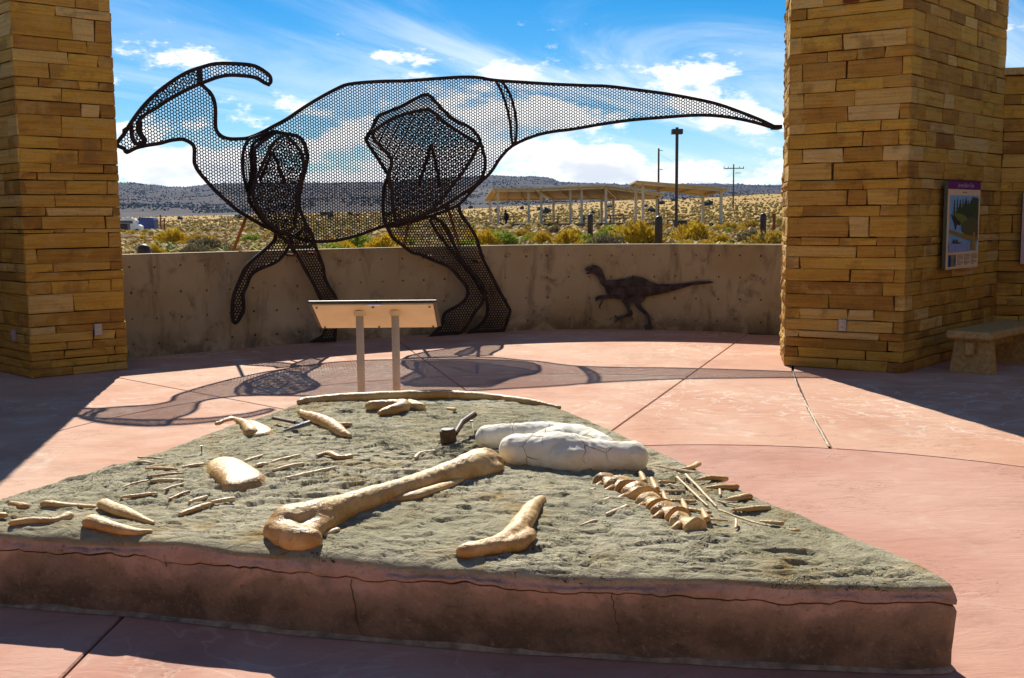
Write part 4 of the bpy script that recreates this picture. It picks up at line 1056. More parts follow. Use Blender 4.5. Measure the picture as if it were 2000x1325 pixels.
def build_bones():
    bone('thigh_bone', [[(560, 1018, 44), (612, 1006, 40), (665, 988, 30), (730, 968, 27), (800, 948, 25), (865, 926, 27), (915, 910, 31), (950, 900, 27)],
                        [(540, 1030, 30), (575, 1046, 32), (612, 1052, 26)], [(600, 1040, 26), (640, 1015, 22)],
                        [(900, 908, 24), (945, 896, 30), (965, 900, 22)], [(850, 940, 14), (910, 925, 16), (975, 912, 13)], [(880, 930, 14), (930, 912, 16), (978, 905, 10)]], 'bone', .22, .95, .011, 14, label='largest bone, a long thick ochre thigh bone with knobbed ends')
    bone('bone_flange', [[(742, 978, 9), (800, 966, 15), (850, 952, 14), (900, 936, 8)]], 'bone', .3, .6)
    bone('bone_fragment', [[(636, 1044, 7), (660, 1034, 6)]], 'bone_pale')
    bone('bent_bone', [[(903, 1074, 18), (945, 1066, 21), (990, 1052, 23), (1020, 1018, 23), (1040, 990, 17), (1060, 972, 9)], [(960, 1068, 17), (1010, 1058, 20), (1035, 1040, 16)]], 'bone', .25, .9, .010, label='bent ochre bone in front of the white jackets')
    bone('toe_bone', [[(22, 982, 7), (50, 988, 10)]], 'bone_red'); bone('toe_bone', [[(88, 982, 11), (125, 986, 8), (185, 990, 5)]], 'bone')
    bone('toe_bone', [[(204, 984, 16), (240, 998, 14), (275, 1012, 9), (300, 1021, 4)]], 'bone', .15); bone('toe_bone', [[(178, 1016, 20), (222, 1030, 15), (262, 1038, 11), (295, 1038, 5)]], 'bone', .15)
    bone('toe_bone', [[(24, 1022, 9), (60, 1016, 10), (105, 1016, 9), (135, 1006, 12)]], 'bone', .2); bone('toe_bone', [[(-8, 1006, 8), (10, 1006, 8)]], 'bone')
    mound('shoulder_blade', [(394, 918), (420, 899), (462, 901), (498, 922), (532, 944), (485, 957), (440, 965), (426, 948)], .055, 'bone')
    for (a, b, r, m) in [((270, 893), (318, 897), 3, 'bone'), ((286, 914), (345, 917), 4, 'bone'), ((356, 913), (398, 907), 4, 'bone_pale'), ((288, 931), (358, 924), 3.2, 'bone_red'), ((296, 939), (356, 938), 5, 'bone_pale'), ((318, 958), (358, 945), 3, 'bone_pale'),
                         ((236, 972), (306, 964), 4, 'bone_pale'), ((370, 982), (404, 969), 5, 'bone_pale'), ((412, 981), (458, 974), 5, 'bone_pale'), ((479, 901), (512, 890), 3.2, 'bone_pale'), ((503, 909), (522, 905), 5, 'bone_pale'), ((532, 902), (586, 888), 4, 'bone_pale'),
                         ((534, 918), (592, 906), 4, 'bone_pale'), ((560, 934), (654, 914), 5.5, 'bone_pale'), ((240, 952), (290, 938), 2.5, 'bone'), ((330, 975), (370, 960), 3, 'bone'), ((265, 902), (300, 905), 3, 'bone_pale')]:
        mid = ((a[0] + b[0]) / 2, (a[1] + b[1]) / 2 - 1, r * 1.1); bone('rib_fragment', [[(*a, r * .8), mid, (*b, r * .75)]], m, .35, .8, None, 8)
    bone('rib_fragment', [[(353, 1004, 6), (385, 992, 8), (410, 984, 5)]], 'bone', .25)
    bone('claw_bone', [[(620, 890, 4), (642, 885, 7), (662, 893, 7), (686, 890, 7)]], 'bone_red', .15); bone('rib_fragment', [[(812, 893, 4), (820, 885, 4), (848, 880, 4)]], 'bone_pale', .3)
    bone('long_rib', [[(585, 786, 7), (605, 782, 9), (680, 777, 11), (760, 773, 11), (870, 771, 11), (960, 776, 9), (1040, 786, 7), (1094, 796, 4)]], 'bone', .1, .9, None, 12, label='long thin ochre rib lying along the rear edge')
    bone('hip_bone', [[(722, 792, 12), (752, 790, 13), (790, 790, 15)], [(790, 792, 14), (765, 800, 12), (742, 806, 8)], [(800, 788, 12), (825, 794, 9)]], 'bone', .2, .9, .010)
    bone('branched_bone', [[(586, 806, 7), (615, 815, 12), (645, 828, 14), (668, 843, 11), (684, 852, 6)], [(652, 832, 10), (686, 829, 5)]], 'bone_red', .15, .9, .009)
    bone('jaw_bone', [[(422, 829, 5), (455, 826, 5), (470, 826, 6)], [(446, 822, 4), (452, 816, 4), (468, 818, 5)], [(470, 822, 8), (482, 832, 11), (492, 846, 13)]], 'bone', .1, .9, .008)
    mound('bone_plate', [(472, 826), (490, 824), (520, 836), (541, 848), (512, 856), (484, 858)], .035, 'bone')
    bone('bone_fragment', [[(874, 798, 4), (888, 800, 5)]], 'bone')
    # string of vertebrae
    vc = [(1190, 936, 1.2), (1218, 948, 1.45), (1250, 963, 1.45), (1276, 980, 1.35), (1308, 997, 1.35), (1342, 1015, 1.15)]
    kn = [(1258, 936), (1281, 950), (1303, 977), (1340, 992), (1380, 1010)]
    pts = [onrock(x, y + 8) for x, y, s in vc]
    for i, (x, y, s) in enumerate(vc):
        a = (pts[min(i + 1, len(pts) - 1)] - pts[max(i - 1, 0)]); a.z = 0; a.normalize(); c0 = pts[i] + Vector((0, 0, -.004)); rm = 24 * s * c0.y / FPX; hl = .5 * (pts[1] - pts[0]).length * .92
        prof = [(-1, .55), (-.98, .92), (-.8, 1.0), (-.5, .80), (-.1, .70), (.3, .74), (.65, .92), (.9, 1.0), (.98, .9), (1, .5)]
        rm *= rnd.uniform(.88, 1.1); a = (a + Vector((rnd.uniform(-.15, .15), rnd.uniform(-.15, .15), rnd.uniform(-.06, .06)))).normalized(); c0 = c0 + Vector((0, 0, rnd.uniform(-.012, .004)))
        b = MB(); b.tube([c0 + a * (hl * t) for t, _ in prof], [rm * q for _, q in prof], 20, True, .82)
        for v in b.v: v += Vector((mnoise.noise(v * 22), mnoise.noise(v * 22 + Vector((3, 3, 3))), mnoise.noise(v * 22 + Vector((6, 6, 6))))) * .006
        v_ = b.build('vertebra', M['bone'], FOS, True)
        sd = Vector((-a.y, a.x, 0))
        for sg in (-1, 1):
            b = MB(); b.tube([c0 + sd * (sg * rm * .6) + Vector((0, 0, .012)), c0 + sd * (sg * rm * 1.25) + Vector((0, 0, -.005)), c0 + sd * (sg * rm * 1.6) + Vector((0, 0, -.028))], [rm * .30, rm * .24, rm * .12], 8)
            b.build('transverse_process', M['bone'], v_, True)
    for (x, y) in kn: bone('spine_process', [[(x, y + 6, 7), (x - 4, y - 5, 6), (x - 8, y - 14, 4)]], 'bone_red', .05, .9)
    for (a, b, r) in [((1312, 979), (1358, 980), 5), ((1345, 994), (1388, 1002), 5), ((1385, 1016), (1420, 1018), 3), ((1292, 960), (1336, 960), 4), ((1290, 942), (1318, 942), 5)]: bone('rib_fragment', [[(*a, r), (*b, r * .8)]], 'bone', .25, .8, None, 8)
    for (a, b, r) in [((1328, 916), (1364, 910), 7), ((1362, 937), (1416, 928), 8), ((1380, 953), (1438, 948), 8.5), ((1417, 976), (1463, 968), 9), ((1430, 996), (1500, 990), 8), ((1486, 1019), (1528, 1022), 6), ((1540, 1035), (1560, 1036), 4)]:
        m_ = ((a[0] + b[0]) / 2, (a[1] + b[1]) / 2, r * .85); bone('tail_spine', [[(*a, r * .35), m_, (*b, r)]], 'bone', .3, .75, None, 10)
    for (a, b, r) in [((1322, 932), (1383, 990), 2.4), ((1339, 928), (1400, 990), 2.6), ((1279, 912), (1365, 926), 1.8), ((1290, 912), (1368, 924), 1.6), ((1402, 998), (1494, 1028), 2.2), ((1402, 980), (1444, 990), 1.7), ((1306, 946), (1326, 952), 1.6), ((1437, 1016), (1438, 1032), 3), ((1405, 958), (1407, 968), 3)]: bone('ossified_rod', [[(*a, r), (*b, r * .9)]], 'bone_pale', .1, 1, None, 6)
    for (a, b, r) in [((1140, 964), (1162, 955), 5), ((1153, 992), (1192, 972), 5), ((1186, 1004), (1224, 988), 6), ((1136, 1026), (1164, 1016), 4)]: bone('rib_fragment', [[(*a, r * .8), (*b, r)]], 'bone_pale', .35, .7, None, 8)
build_bones()
def jacket(path_list, name, label):
    b = MB()
    for path in path_list:
        P, R = capped(*bone_pts(path, .08, 5)); b.tube(P, R, 18, True, .92)
    for v in b.v:
        q = mnoise.noise(v * 6) * .012 + mnoise.noise(v * 15) * .004; v.z += q; v.y += mnoise.noise(v * 6 + Vector((9, 0, 0))) * .010
    o = b.build(name, M['plaster'], None, True)
    m = o.modifiers.new('merge', 'REMESH'); m.mode = 'VOXEL'; m.voxel_size = .011; m.use_smooth_shade = True
    s = o.modifiers.new('soften', 'SMOOTH'); s.factor = .5; s.iterations = 6; roughen(o, .012)
    tag(o, label, 'plaster jacket', 'white plaster jackets on the rock slab')
jacket([[(948, 854, 26), (990, 852, 29), (1050, 850, 29), (1110, 852, 28), (1165, 860, 22)]], 'plaster_jacket', 'rear white plaster field jacket, half hidden behind the larger one')
jacket([[(1003, 878, 36), (1050, 880, 41), (1100, 884, 44), (1150, 888, 40), (1200, 892, 34), (1240, 893, 34)], [(1060, 868, 32), (1105, 856, 32), (1140, 862, 32), (1180, 876, 28)], [(1070, 888, 34), (1115, 896, 34), (1160, 894, 30)]], 'plaster_jacket', 'front white cracked plaster field jacket, the larger of the two')
def build_tools():
    h = empty('rock_hammer'); tag(h, 'rock hammer with brown handle lying at the rear left of the rock slab', 'hammer', 'geologist hammers')
    a = onrock(535, 826) + Vector((0, 0, .03)); b = onrock(578, 840) + Vector((0, 0, .045)); c = onrock(590, 844) + Vector((0, 0, .05))
    MB().tube([a, a.lerp(b, .4), b], [.016, .013, .015], 10, True, .75).build('handle', M['wood_dark'], h); MB().tube([b, c], .008, 8).build('shank', M['chrome'], h)
    p = onrock(553, 852) + Vector((0, 0, .03)); q = onrock(606, 844) + Vector((0, 0, .055))
    MB().tube([p, p.lerp(q, .45), p.lerp(q, .8), q], [.006, .013, .016, .017], 8, True, 1.0).build('head', M['iron'], h)
    s = empty('sledge_hammer'); tag(s, 'short sledge hammer standing on its head beside the white plaster jackets', 'hammer', 'geologist hammers')
    g = onrock(878, 866); hd = MB().tube([g + Vector((0, 0, -.004)), g + Vector((-.004, .0, .004)), g + Vector((-.01, 0, .072)), g + Vector((-.011, 0, .078))], [.038, .045, .045, .038], 16).build('head', M['wood_dark'], s)
    MB().tube([g + Vector((-.011, 0, .0785)), g + Vector((-.011, 0, .081))], .036, 16).build('striking_face', M['chrome'], hd)
    e = onrock(926, 838) + Vector((0, 0, .085)); MB().tube([g + Vector((.03, .01, .05)), g.lerp(e, .5) + Vector((0, 0, .035)), e], [.015, .017, .020], 10).build('handle', M['wood_dark'], s)
    ch = empty('chisel'); tag(ch, 'small bright steel chisel standing beside the sledge hammer handle', 'chisel')
    c0 = onrock(925, 850); MB().tube([c0, c0 + Vector((-.01, 0, .075))], .006, 8).build('shaft', M['chrome'], ch); MB().tube([c0 + Vector((-.01, 0, .075)), c0 + Vector((-.0105, 0, .085))], .010, 8).build('struck_end', M['iron'], ch)
    n = MB(); n0 = onrock(394, 884); n.tube([n0, n0 + Vector((0, 0, .035))], .0035, 6).tube([n0 + Vector((0, 0, .035)), n0 + Vector((0, 0, .039))], .009, 8)
    tag(n.build('marker_nail', M['iron']), 'single dark nail standing in the rock at the left', 'nail')
build_tools()
# ================================================================== PLAZA FURNITURE
def build_lectern():
    root = empty('sign_lectern'); tag(root, 'slanted interpretive sign seen from behind, on two cream posts behind the rock slab', 'sign')
    Y = 8.55
    def P(x, y, dy=0): return on_y(x, y, Y + dy)
    # panel: top edge nearer the camera, tilted back towards readers on the far side
    tl, tr = P(612, 586, -.02), P(857, 583, -.02); bl, br = P(624, 631, .0), P(858, 627, .0)
    w = (tr - tl).length; ux = Vector((1, 0, 0)); c = (tl + tr) / 2
    h = .50; tilt = math.radians(28)          # plane rises towards the viewer of the photograph
    uy = Vector((0, -math.cos(tilt), math.sin(tilt))); top = Vector((c.x, Y - .25, c.z)); cen = top - uy * (h / 2)
    # underside shows between its far low edge and its near high edge
    R = Matrix((ux, uy, ux.cross(uy))).transposed()
    f = MB().box(cen, (w, h, .022), R, .005).build('frame', M['dark_frame'], root)
    nrm = -(ux.cross(uy)); nrm = nrm if nrm.z < 0 else -nrm
    MB().box(cen + nrm * .016 - uy * .004, (w - .06, h - .035, .012), R).build('back_plate', M['tan_paint'], root)
    for sx in (-.44, 0, .44):
        for sy in (-.40, .40):
            q = cen + ux * (w * sx) + uy * (h * sy) + nrm * .029; MB().tube([q, q + nrm * .004], .010, 8).build('screw', M['dark_frame'], root)
    MB().box(cen + uy * (h / 2 - .012) + nrm * .022 + ux * .015, (.10, .020, .012), R).build('catch', M['chrome'], root)
    for px in (702, 771):
        b = on_y(px + 4, 765, Y - .12); b.z = 0
        t = Vector((b.x, b.y, cen.z + uy.z * .08 - .03)); po = MB().tube([b, t], .031, 16).build('post', M['cream'], root, True)
        MB().tube([t - Vector((0, 0, .012)), t + Vector((0, 0, .03))], .045, 14).build('collar', M['tan_paint'], po)
        MB().tube([b + Vector((0, 0, .001)), b + Vector((0, 0, .014))], .07, 14).build('base_flange', M['cream'], po)
build_lectern()
def build_bench():
    root = empty('stone_bench'); tag(root, 'tan cast stone bench with slab legs, beneath the picture panel', 'bench')
    a = on_z(1937.5, 733); u = Vector((.70, .714, 0)); v = Vector((-u.y, u.x, 0))      # along the bench / away from the plaza
    M3 = Matrix((u, v, Vector((0, 0, 1)))).transposed(); L = 1.5; wd = .46
    o = a + v * .21
    seat = MB().box(o + u * (L / 2 - .10) + Vector((0, 0, .385)), (L, wd, .085), M3, .022).build('seat', M['bench'], root)
    for k in (.06, L - .42):
        b = MB(); c = o + u * k; V = []
        for z, s, t in ((0, .215, .062), (.342, .175, .048)):
            for (su, sv) in ((-1, -1), (1, -1), (1, 1), (-1, 1)): V.append(c + u * (su * t) + v * (sv * s) + Vector((0, 0, z)))
        F = [[0, 1, 5, 4], [1, 2, 6, 5], [2, 3, 7, 6], [3, 0, 4, 7], [3, 2, 1, 0], [4, 5, 6, 7]]
        b.add(V, F); b.build('leg', M['bench'], root)
    MB().box(o + u * (L / 2 - .18) + Vector((0, 0, .285)), (L - .30, .075, .10), M3, .01).build('stretcher', M['bench'], root)
    MB().box(o - u * .055 + Vector((0, 0, .25)), (.05, .085, .13), M3, .012).build('tenon', M['bench'], root)
build_bench()
def build_outlet(px, py, A, B, label):
    p0 = Vector((*A, 0)); u = Vector((B[0] - A[0], B[1] - A[1], 0)).normalized(); n = Vector((u.y, -u.x, 0))
    c = on_plane(px, py, p0 + n * .022, n); R = Matrix((u, n, Vector((0, 0, 1)))).transposed()
    r = empty('wall_outlet', tuple(c)); r.location = (0, 0, 0); tag(r, label, 'outlet', 'outdoor outlets on the pillars')
    MB().box(c, (.080, .030, .125), R, .004).build('cover_plate', M['plate_grey'], r)
    for k in (-1, 1):
        f = MB().box(c + n * .0165 + Vector((0, 0, k * .026)), (.036, .008, .034), R, .003).build('socket', M['ivory'], r)
        for s in (-1, 1): MB().box(c + n * .0215 + u * (s * .008) + Vector((0, 0, k * .026 + .003)), (.004, .003, .012), R).build('slot', M['black'], f)
build_outlet(1645.5, 635.5, RA, RB, 'grey outlet with ivory sockets low on the right pillar')
build_outlet(191.5, 644, LA, LB, 'grey outlet low on the front of the left pillar')
build_outlet(27, 655, LC_, LA, 'grey outlet on the angled face of the left pillar, at the left edge')
# picture panel on the angled face of the right pillar
def text_mesh(txt, size):
    cu = bpy.data.curves.new('t', 'FONT'); cu.body = txt; cu.size = size; cu.align_x = 'CENTER'; cu.align_y = 'CENTER'; cu.resolution_u = 3
    o = bpy.data.objects.new('t', cu); COL.objects.link(o); dg = bpy.context.evaluated_depsgraph_get(); me = bpy.data.meshes.new_from_object(o.evaluated_get(dg)); bpy.data.objects.remove(o); return me
def build_panel():
    p0 = Vector((*RB, 0)); u = Vector((RC_[0] - RB[0], RC_[1] - RB[1], 0)).normalized(); n = Vector((u.y, -u.x, 0)); pp = p0 + n * .10
    bl = on_plane(1846, 527, pp, n); tr = on_plane(1917, 357, pp, n); tl = on_plane(1852, 351, pp, n); br = on_plane(1907, 522, pp, n)
    W = ((tr - tl).dot(u) + (br - bl).dot(u)) / 2; Hh = ((tl.z - bl.z) + (tr.z - br.z)) / 2; o = Vector((bl.x, bl.y, (bl.z + br.z) / 2))
    R = Matrix((u, n, Vector((0, 0, 1)))).transposed()
    root = empty('picture_panel'); tag(root, 'upright interpretive panel with purple header and swamp picture on the right pillar', 'sign', 'interpretive wall panels')
    MB().box(o + u * (W / 2) - n * .02 + Vector((0, 0, Hh / 2)), (W, .04, Hh), R, .004).build('backing_board', flat('panel_edge_green', (.10, .12, .07)), root)
    for sx in (.25, .75): MB().box(o + u * (W * sx) - n * .06 + Vector((0, 0, Hh / 2)), (.05, .07, .5), R).build('wall_bracket', M['dark_frame'], root)
    lay = [0]
    def poly(name, pts, col, lift):
        V = [o + u * (x * W) + Vector((0, 0, y * Hh)) + n * (.001 + lift * .0012) for x, y in pts]; m_ = MATS.setdefault(col, flat('print_%02d' % len(MATS), col))
        tri = tessellate_polygon([[Vector((x, y, 0)) for x, y in pts]]); F = []
        for t in tri:
            a, b, c = (Vector(pts[i]) for i in t)
            F.append(list(t) if (b - a).cross(c - a) > 0 else [t[0], t[2], t[1]])
        return obj(name, V, F, m_, root)
    MATS = {}; rect = lambda a, b, c, d: [(a, b), (c, b), (c, d), (a, d)]
    poly('paper_face', rect(0.0, 0, 1, 1), (.78, .58, .36), 0)
    poly('header_band', rect(0, .905, 1, 1), (.16, .012, .13), 1)
    X0, X1, Y0, Y1 = .06, .95, .195, .835
    poly('picture', rect(X0, Y0, X1, Y1), (.22, .42, .62), 1)
    r = random.Random(3)
    def q(x, y): return (X0 + (X1 - X0) * x, Y0 + (Y1 - Y0) * y)
    poly('picture_forest', [q(.0, .66), q(.25, .70), q(.35, .92), q(.42, .75), q(.55, .97), q(.62, .8), q(.78, .98), q(1, .95), q(1, .25), q(.75, .28), q(.45, .35), q(.40, .50), q(.3, .62)], (.05, .08, .03), 2)
    for k in range(9):
        x = .15 + k * .095; hgt = r.uniform(.9, .99); pts = [q(x, .62)]
        for j in range(5): pts += [q(min(1, x + .05 * (1 - j / 6)), .66 + j * .06), q(min(1, x + .015), .68 + j * .06)]
        pts += [q(min(.999, x), hgt)]
        for j in range(4, -1, -1): pts += [q(x - .015, .68 + j * .06), q(x - .05 * (1 - j / 6), .66 + j * .06)]
        poly('picture_tree', pts, (.03, .09, .035) if k % 2 else (.05, .075, .02), 3 + (k % 2) * .5)
    poly('picture_bank', [q(.02, .66), q(.2, .69), q(.45, .66), q(.62, .58), q(.5, .46), q(.33, .5), q(.2, .58)], (.16, .20, .03), 5)
    poly('picture_foliage', [q(.40, .5), q(.6, .58), q(.8, .62), q(.98, .55), q(1, .28), q(.8, .26), q(.55, .30), q(.42, .38)], (.11, .10, .035), 6)
    poly('picture_animal', [q(.06, .62), q(.14, .66), q(.25, .58), q(.38, .52), q(.34, .47), q(.24, .49), q(.22, .40), q(.19, .40), q(.16, .5), q(.11, .57)], (.05, .035, .03), 7)
    poly('picture_log', [q(0, .40), q(.5, .31), q(1, .245), q(1, .18), q(.7, .20), q(.45, .25), q(0, .35)], (.32, .20, .03), 8)
    poly('picture_stump', [q(.74, .02), q(.92, .02), q(.88, .33), q(.82, .35), q(.78, .2)], (.34, .23, .05), 9)
    poly('picture_water', [q(0, .16), q(.4, .13), q(.72, .17), q(.74, .01), q(0, .0)], (.26, .34, .60), 7.5)
    poly('picture_reeds', [q(.1, .16), q(.16, .24), q(.2, .18), q(.26, .23), q(.3, .17), q(.45, .16), q(.3, .14)], (.10, .06, .04), 8.5)
    poly('inset_map', rect(.07, .03, .30, .165), (.02, .05, .22), 1); poly('inset_land', [(.15, .03), (.28, .03), (.24, .09), (.27, .165), (.13, .165), (.16, .1)], (.22, .24, .05), 2)
    for c in range(3):
        for j in range(8):
            x = .34 + c * .215; poly('text_line', rect(x, .152 - j * .0155, x + (.185 if j not in (4, 7) else r.uniform(.04, .13)), .158 - j * .0155), (.16, .10, .07), 1)
    poly('caption_line', rect(.43, .868, .57, .876), (.12, .08, .06), 1)
    me = text_mesh('Journey Back in Time', .052); me.materials.clear(); me.materials.append(flat('print_cream', (.62, .52, .55)))
    t = bpy.data.objects.new('header_text', me); link(t, root); S = Matrix.Diagonal((.62, 1.25, 1))
    wid = max(v.co.x for v in me.vertices) - min(v.co.x for v in me.vertices); sx = W * .50 / wid
    M4 = Matrix((u * sx, Vector((0, 0, 1.25)), n)).transposed().to_4x4(); M4.translation = o + u * (W * .53) + Vector((0, 0, Hh * .95)) + n * .004; t.matrix_world = M4
build_panel()
def build_panel2():
    p0 = Vector((5.735, 12.695, 0)); e = Vector((8.6, 12.1, 0)); u = (e - p0).normalized(); n = Vector((u.y, -u.x, 0)); pp = p0 + n * .10
    bl = on_plane(1992, 516, pp, n); tl = on_plane(1999, 376, pp, n); R = Matrix((u, n, Vector((0, 0, 1)))).transposed(); W = .62; Hh = tl.z - bl.z
    r = empty('picture_panel'); tag(r, 'pale interpretive panel just showing at the right edge of the picture', 'sign', 'interpretive wall panels')
    MB().box(bl + u * (W / 2) - n * .02 + Vector((0, 0, Hh / 2)), (W, .04, Hh), R, .004).build('backing_board', bpy.data.materials['panel_edge_green'], r)
    MB().box(bl + u * (W / 2) + n * .002 + Vector((0, 0, Hh / 2)), (W - .004, .003, Hh - .004), R).build('paper_face', flat('print_pink', (.55, .40, .42)), r)
build_panel2()
# light fitting stub with rust on the right pillar, at the top edge of the picture
def build_stub():
    p0 = Vector((*RA, 0)); u = Vector((RB[0] - RA[0], RB[1] - RA[1], 0)).normalized(); n = Vector((u.y, -u.x, 0))
    c = on_plane(1662, 3, p0 + n * .02, n); r = empty('rusted_bracket'); tag(r, 'rusty metal bracket stub high on the right pillar front', 'bracket')
    R = Matrix((u, n, Vector((0, 0, 1)))).transposed()
    MB().box(c + Vector((0, 0, .04)), (.16, .03, .11), R, .01).build('plate', M['rust'], r); MB().tube([c + Vector((0, 0, .05)), c + n * .09 + Vector((0, 0, .05))], .03, 10).build('stub', M['rust'], r)
build_stub()

# ================================================================== BEYOND THE WALL
def gpt(px, D):
    a = math.atan((px - 1000) / FPX); x = D * math.sin(a); y = D * math.cos(a); return Vector((x, y, terrain_z(x, y)))
def bollard(px, D, top_y, label):
    g = gpt(px, D); r = empty('bollard', tuple(g)); tag(r, label, 'bollard', 'dark bollards beyond the wall')
    b = MB(); H = on_y(px, top_y, g.y).z - g.z; prof = [(0, .105), (H - .11, .105), (H - .05, .092), (H - .015, .055), (H, .012)]
    b.tube([Vector((0, 0, z)) for z, _ in prof], [q for _, q in prof], 16); o = b.build('post', M['bollard'], r, True)
    m = MB(); m.tube([Vector((0, 0, -.05)), Vector((0, 0, .03))], .16, 16); m.build('footing', M['concrete'], r)
bollard(285, 17.4, 477, 'dark rounded bollard top just showing above the wall beside the left pillar')
bollard(1154, 40, 417.5, 'dark bollard in front of the middle picnic shelter'); bollard(1287, 28.5, 421.5, 'nearest tall dark bollard, left of the lamp post'); bollard(1490, 37, 416, 'dark bollard nearest the right pillar')
def build_lamp():
    g = gpt(1321, 78); r = empty('lamp_post', tuple(g)); tag(r, 'tall dark lamp post with a box head in front of the shelters', 'lamp post')
    H = on_y(1320, 252, g.y).z - g.z
    MB().tube([(0, 0, 0), (0, 0, H + .1)], .11, 10).build('pole', M['bollard'], r); MB().box((0, 0, H - .2), (.78, .5, .36), None, .03).build('lamp_head', M['bollard'], r); MB().box((0, 0, .12), (.5, .5, .3)).build('footing', M['concrete'], r)
build_lamp()
def pole(px, D, top, label, cross):
    g = gpt(px, D); r = empty('utility_pole', tuple(g)); tag(r, label, 'utility pole', 'utility poles'); H = on_y(px, top, g.y).z - g.z
    MB().tube([(0, 0, -.2), (0, 0, H)], [.17, .13], 8).build('pole', M['pole_wood'], r)
    if cross:
        MB().box((0, -.15, H - .9), (4.4, .14, .18)).build('crossarm', M['pole_wood'], r)
        for k in (-2.1, -1.2, 1.2, 2.1): MB().tube([(k, -.15, H - .82), (k, -.15, H - .5)], .07, 6).build('insulator', M['dark_frame'], r)
        MB().box((.9, -.12, H - 1.9), (1.1, .1, .12)).build('bracket_arm', M['pole_wood'], r)
    else:
        for z in (.4, 3.2, 6.0):
            MB().tube([(0, 0, H - z), (.35, 0, H - z + .12), (.6, 0, H - z)], .05, 5).build('insulator', M['dark_frame'], r)
pole(1286, 165, 290, 'plain tall utility pole behind the right picnic shelter', False); pole(1431, 240, 321, 'distant utility pole with crossarm, left of the right pillar', True)
def wire(a, b, sag, label):
    P = [a.lerp(b, t / 16) - Vector((0, 0, sag * (1 - (2 * t / 16 - 1) ** 2))) for t in range(17)]
    tag(MB().tube(P, .012, 4).build('power_line', M['dark_frame']), label, 'power line', 'power lines')
_a = on_y(1286, 300, 165) ; _b = on_y(1431, 326, 240)
wire(_a, _b, 2.0, 'highest thin power line between the two utility poles'); wire(on_y(1288, 318, 165), on_y(1434, 338, 240), 2.5, 'lowest thin power line between the two utility poles')

# ---- picnic shelters
def shelter(label, roofs, posts, plinth, tables):
    r = empty('picnic_shelter'); tag(r, label, 'shelter', 'tan picnic shelters')
    for quad in roofs:
        P = [on_y(x, y, D) for x, y, D in quad]; n = (P[1] - P[0]).cross(P[2] - P[0]).normalized(); n = n if n.z > 0 else -n
        ord_ = P if (P[1] - P[0]).cross(P[2] - P[1]).z > 0 else P[::-1]; k = len(P); b = MB()
        b.add([p + n * .10 for p in ord_] + [p - n * .06 for p in ord_], [list(range(k)), list(range(2 * k - 1, k - 1, -1))] + [[(i + 1) % k, i, k + i, k + (i + 1) % k] for i in range(k)])
        ro = b.build('roof', M['roof_tan'], r)
        # beams under the deck
        for t in (.08, .36, .64, .92):
            a = P[0].lerp(P[1], t) - n * .17; c = P[-1].lerp(P[-2], t) - n * .17; d = c - a; L = d.length; d.normalize()
            R = Matrix((d, n.cross(d).normalized(), n)).transposed(); MB().box((a + c) / 2, (L * .96, .12, .20), R).build('beam', M['roof_tan'], ro)
        for t in (.04, .96):
            a = P[0].lerp(P[-1], t) - n * .10; c = P[1].lerp(P[-2], t) - n * .10; d = (c - a); L = d.length; d.normalize(); R = Matrix((d, n.cross(d).normalized(), n)).transposed()
            MB().box((a + c) / 2, (L * .99, .10, .26), R).build('fascia', M['cream'], ro)
    for (x, yt, yb, D) in posts:
        t = on_y(x, yt, D); z0 = plinth[4]; MB().box((t.x, t.y, (t.z + z0) / 2), (.24, .24, t.z - z0)).build('post', M['cream'], r)
    x0, x1, D0, D1, z1 = plinth
    a, b_ = on_y(x0, 440, D0), on_y(x1, 440, D0); c, d = on_y(x1, 440, D1), on_y(x0, 440, D1)
    MB().prism([(a.x, a.y), (b_.x, b_.y), (c.x, c.y), (d.x, d.y)], -.2, z1).build('plinth', M['slab_dark'], r)
def table(px, D, z, label):
    g = on_y(px, 440, D); r = empty('picnic_table', (g.x, g.y, z)); tag(r, label, 'picnic table', 'dark picnic tables under the shelters')
    MB().box((0, 0, .74), (1.9, .75, .06)).build('table_top', M['bollard'], r)
    for s in (-1, 1):
        MB().box((0, s * .7, .45), (1.9, .26, .05)).build('seat', M['bollard'], r)
        b = MB(); b.tube([(s * .65, -.75, 0), (s * .65, -.2, .72)], .03, 6).tube([(s * .65, .75, 0), (s * .65, .2, .72)], .03, 6).tube([(s * .65, -.72, .43), (s * .65, .72, .43)], .03, 6); b.build('leg_frame', M['bollard'], r)
ZP = .95
shelter('leftmost tan picnic shelter, beside the person', [[(962, 369.5, 108), (1044, 369.5, 108), (1067, 388, 116), (946, 390, 116)]],
        [(957, 389, 436, 115), (972.5, 372, 437, 109), (1032.5, 372, 434, 109), (1057, 373, 437, 109)], (962, 1068, 106, 118, ZP), None)
shelter('middle tan picnic shelter with the folded roof', [[(1046, 369, 108), (1178, 363.5, 103), (1202, 386.5, 114), (1072, 388, 116)], [(1180, 363.2, 103), (1297, 379.5, 109), (1291, 385, 117), (1204, 386.2, 114)]],
        [(1081, 388, 432, 115), (1114, 370, 436, 107), (1136, 369, 436, 106), (1175, 386, 433, 113), (1183.5, 366, 434, 104), (1198, 386, 430, 113), (1283, 381, 424, 112)], (1085, 1290, 102, 117, ZP), None)
shelter('right tan picnic shelter, highest of the three, behind the lamp post', [[(1242, 355, 96), (1423, 369.5, 93), (1386, 381, 103), (1229, 361.5, 103)]],
        [(1242, 362, 436, 101), (1256, 362, 436, 97), (1373, 380, 436, 101), (1408.5, 372, 434, 95)], (1360, 1420, 92, 104, ZP - .05), None)
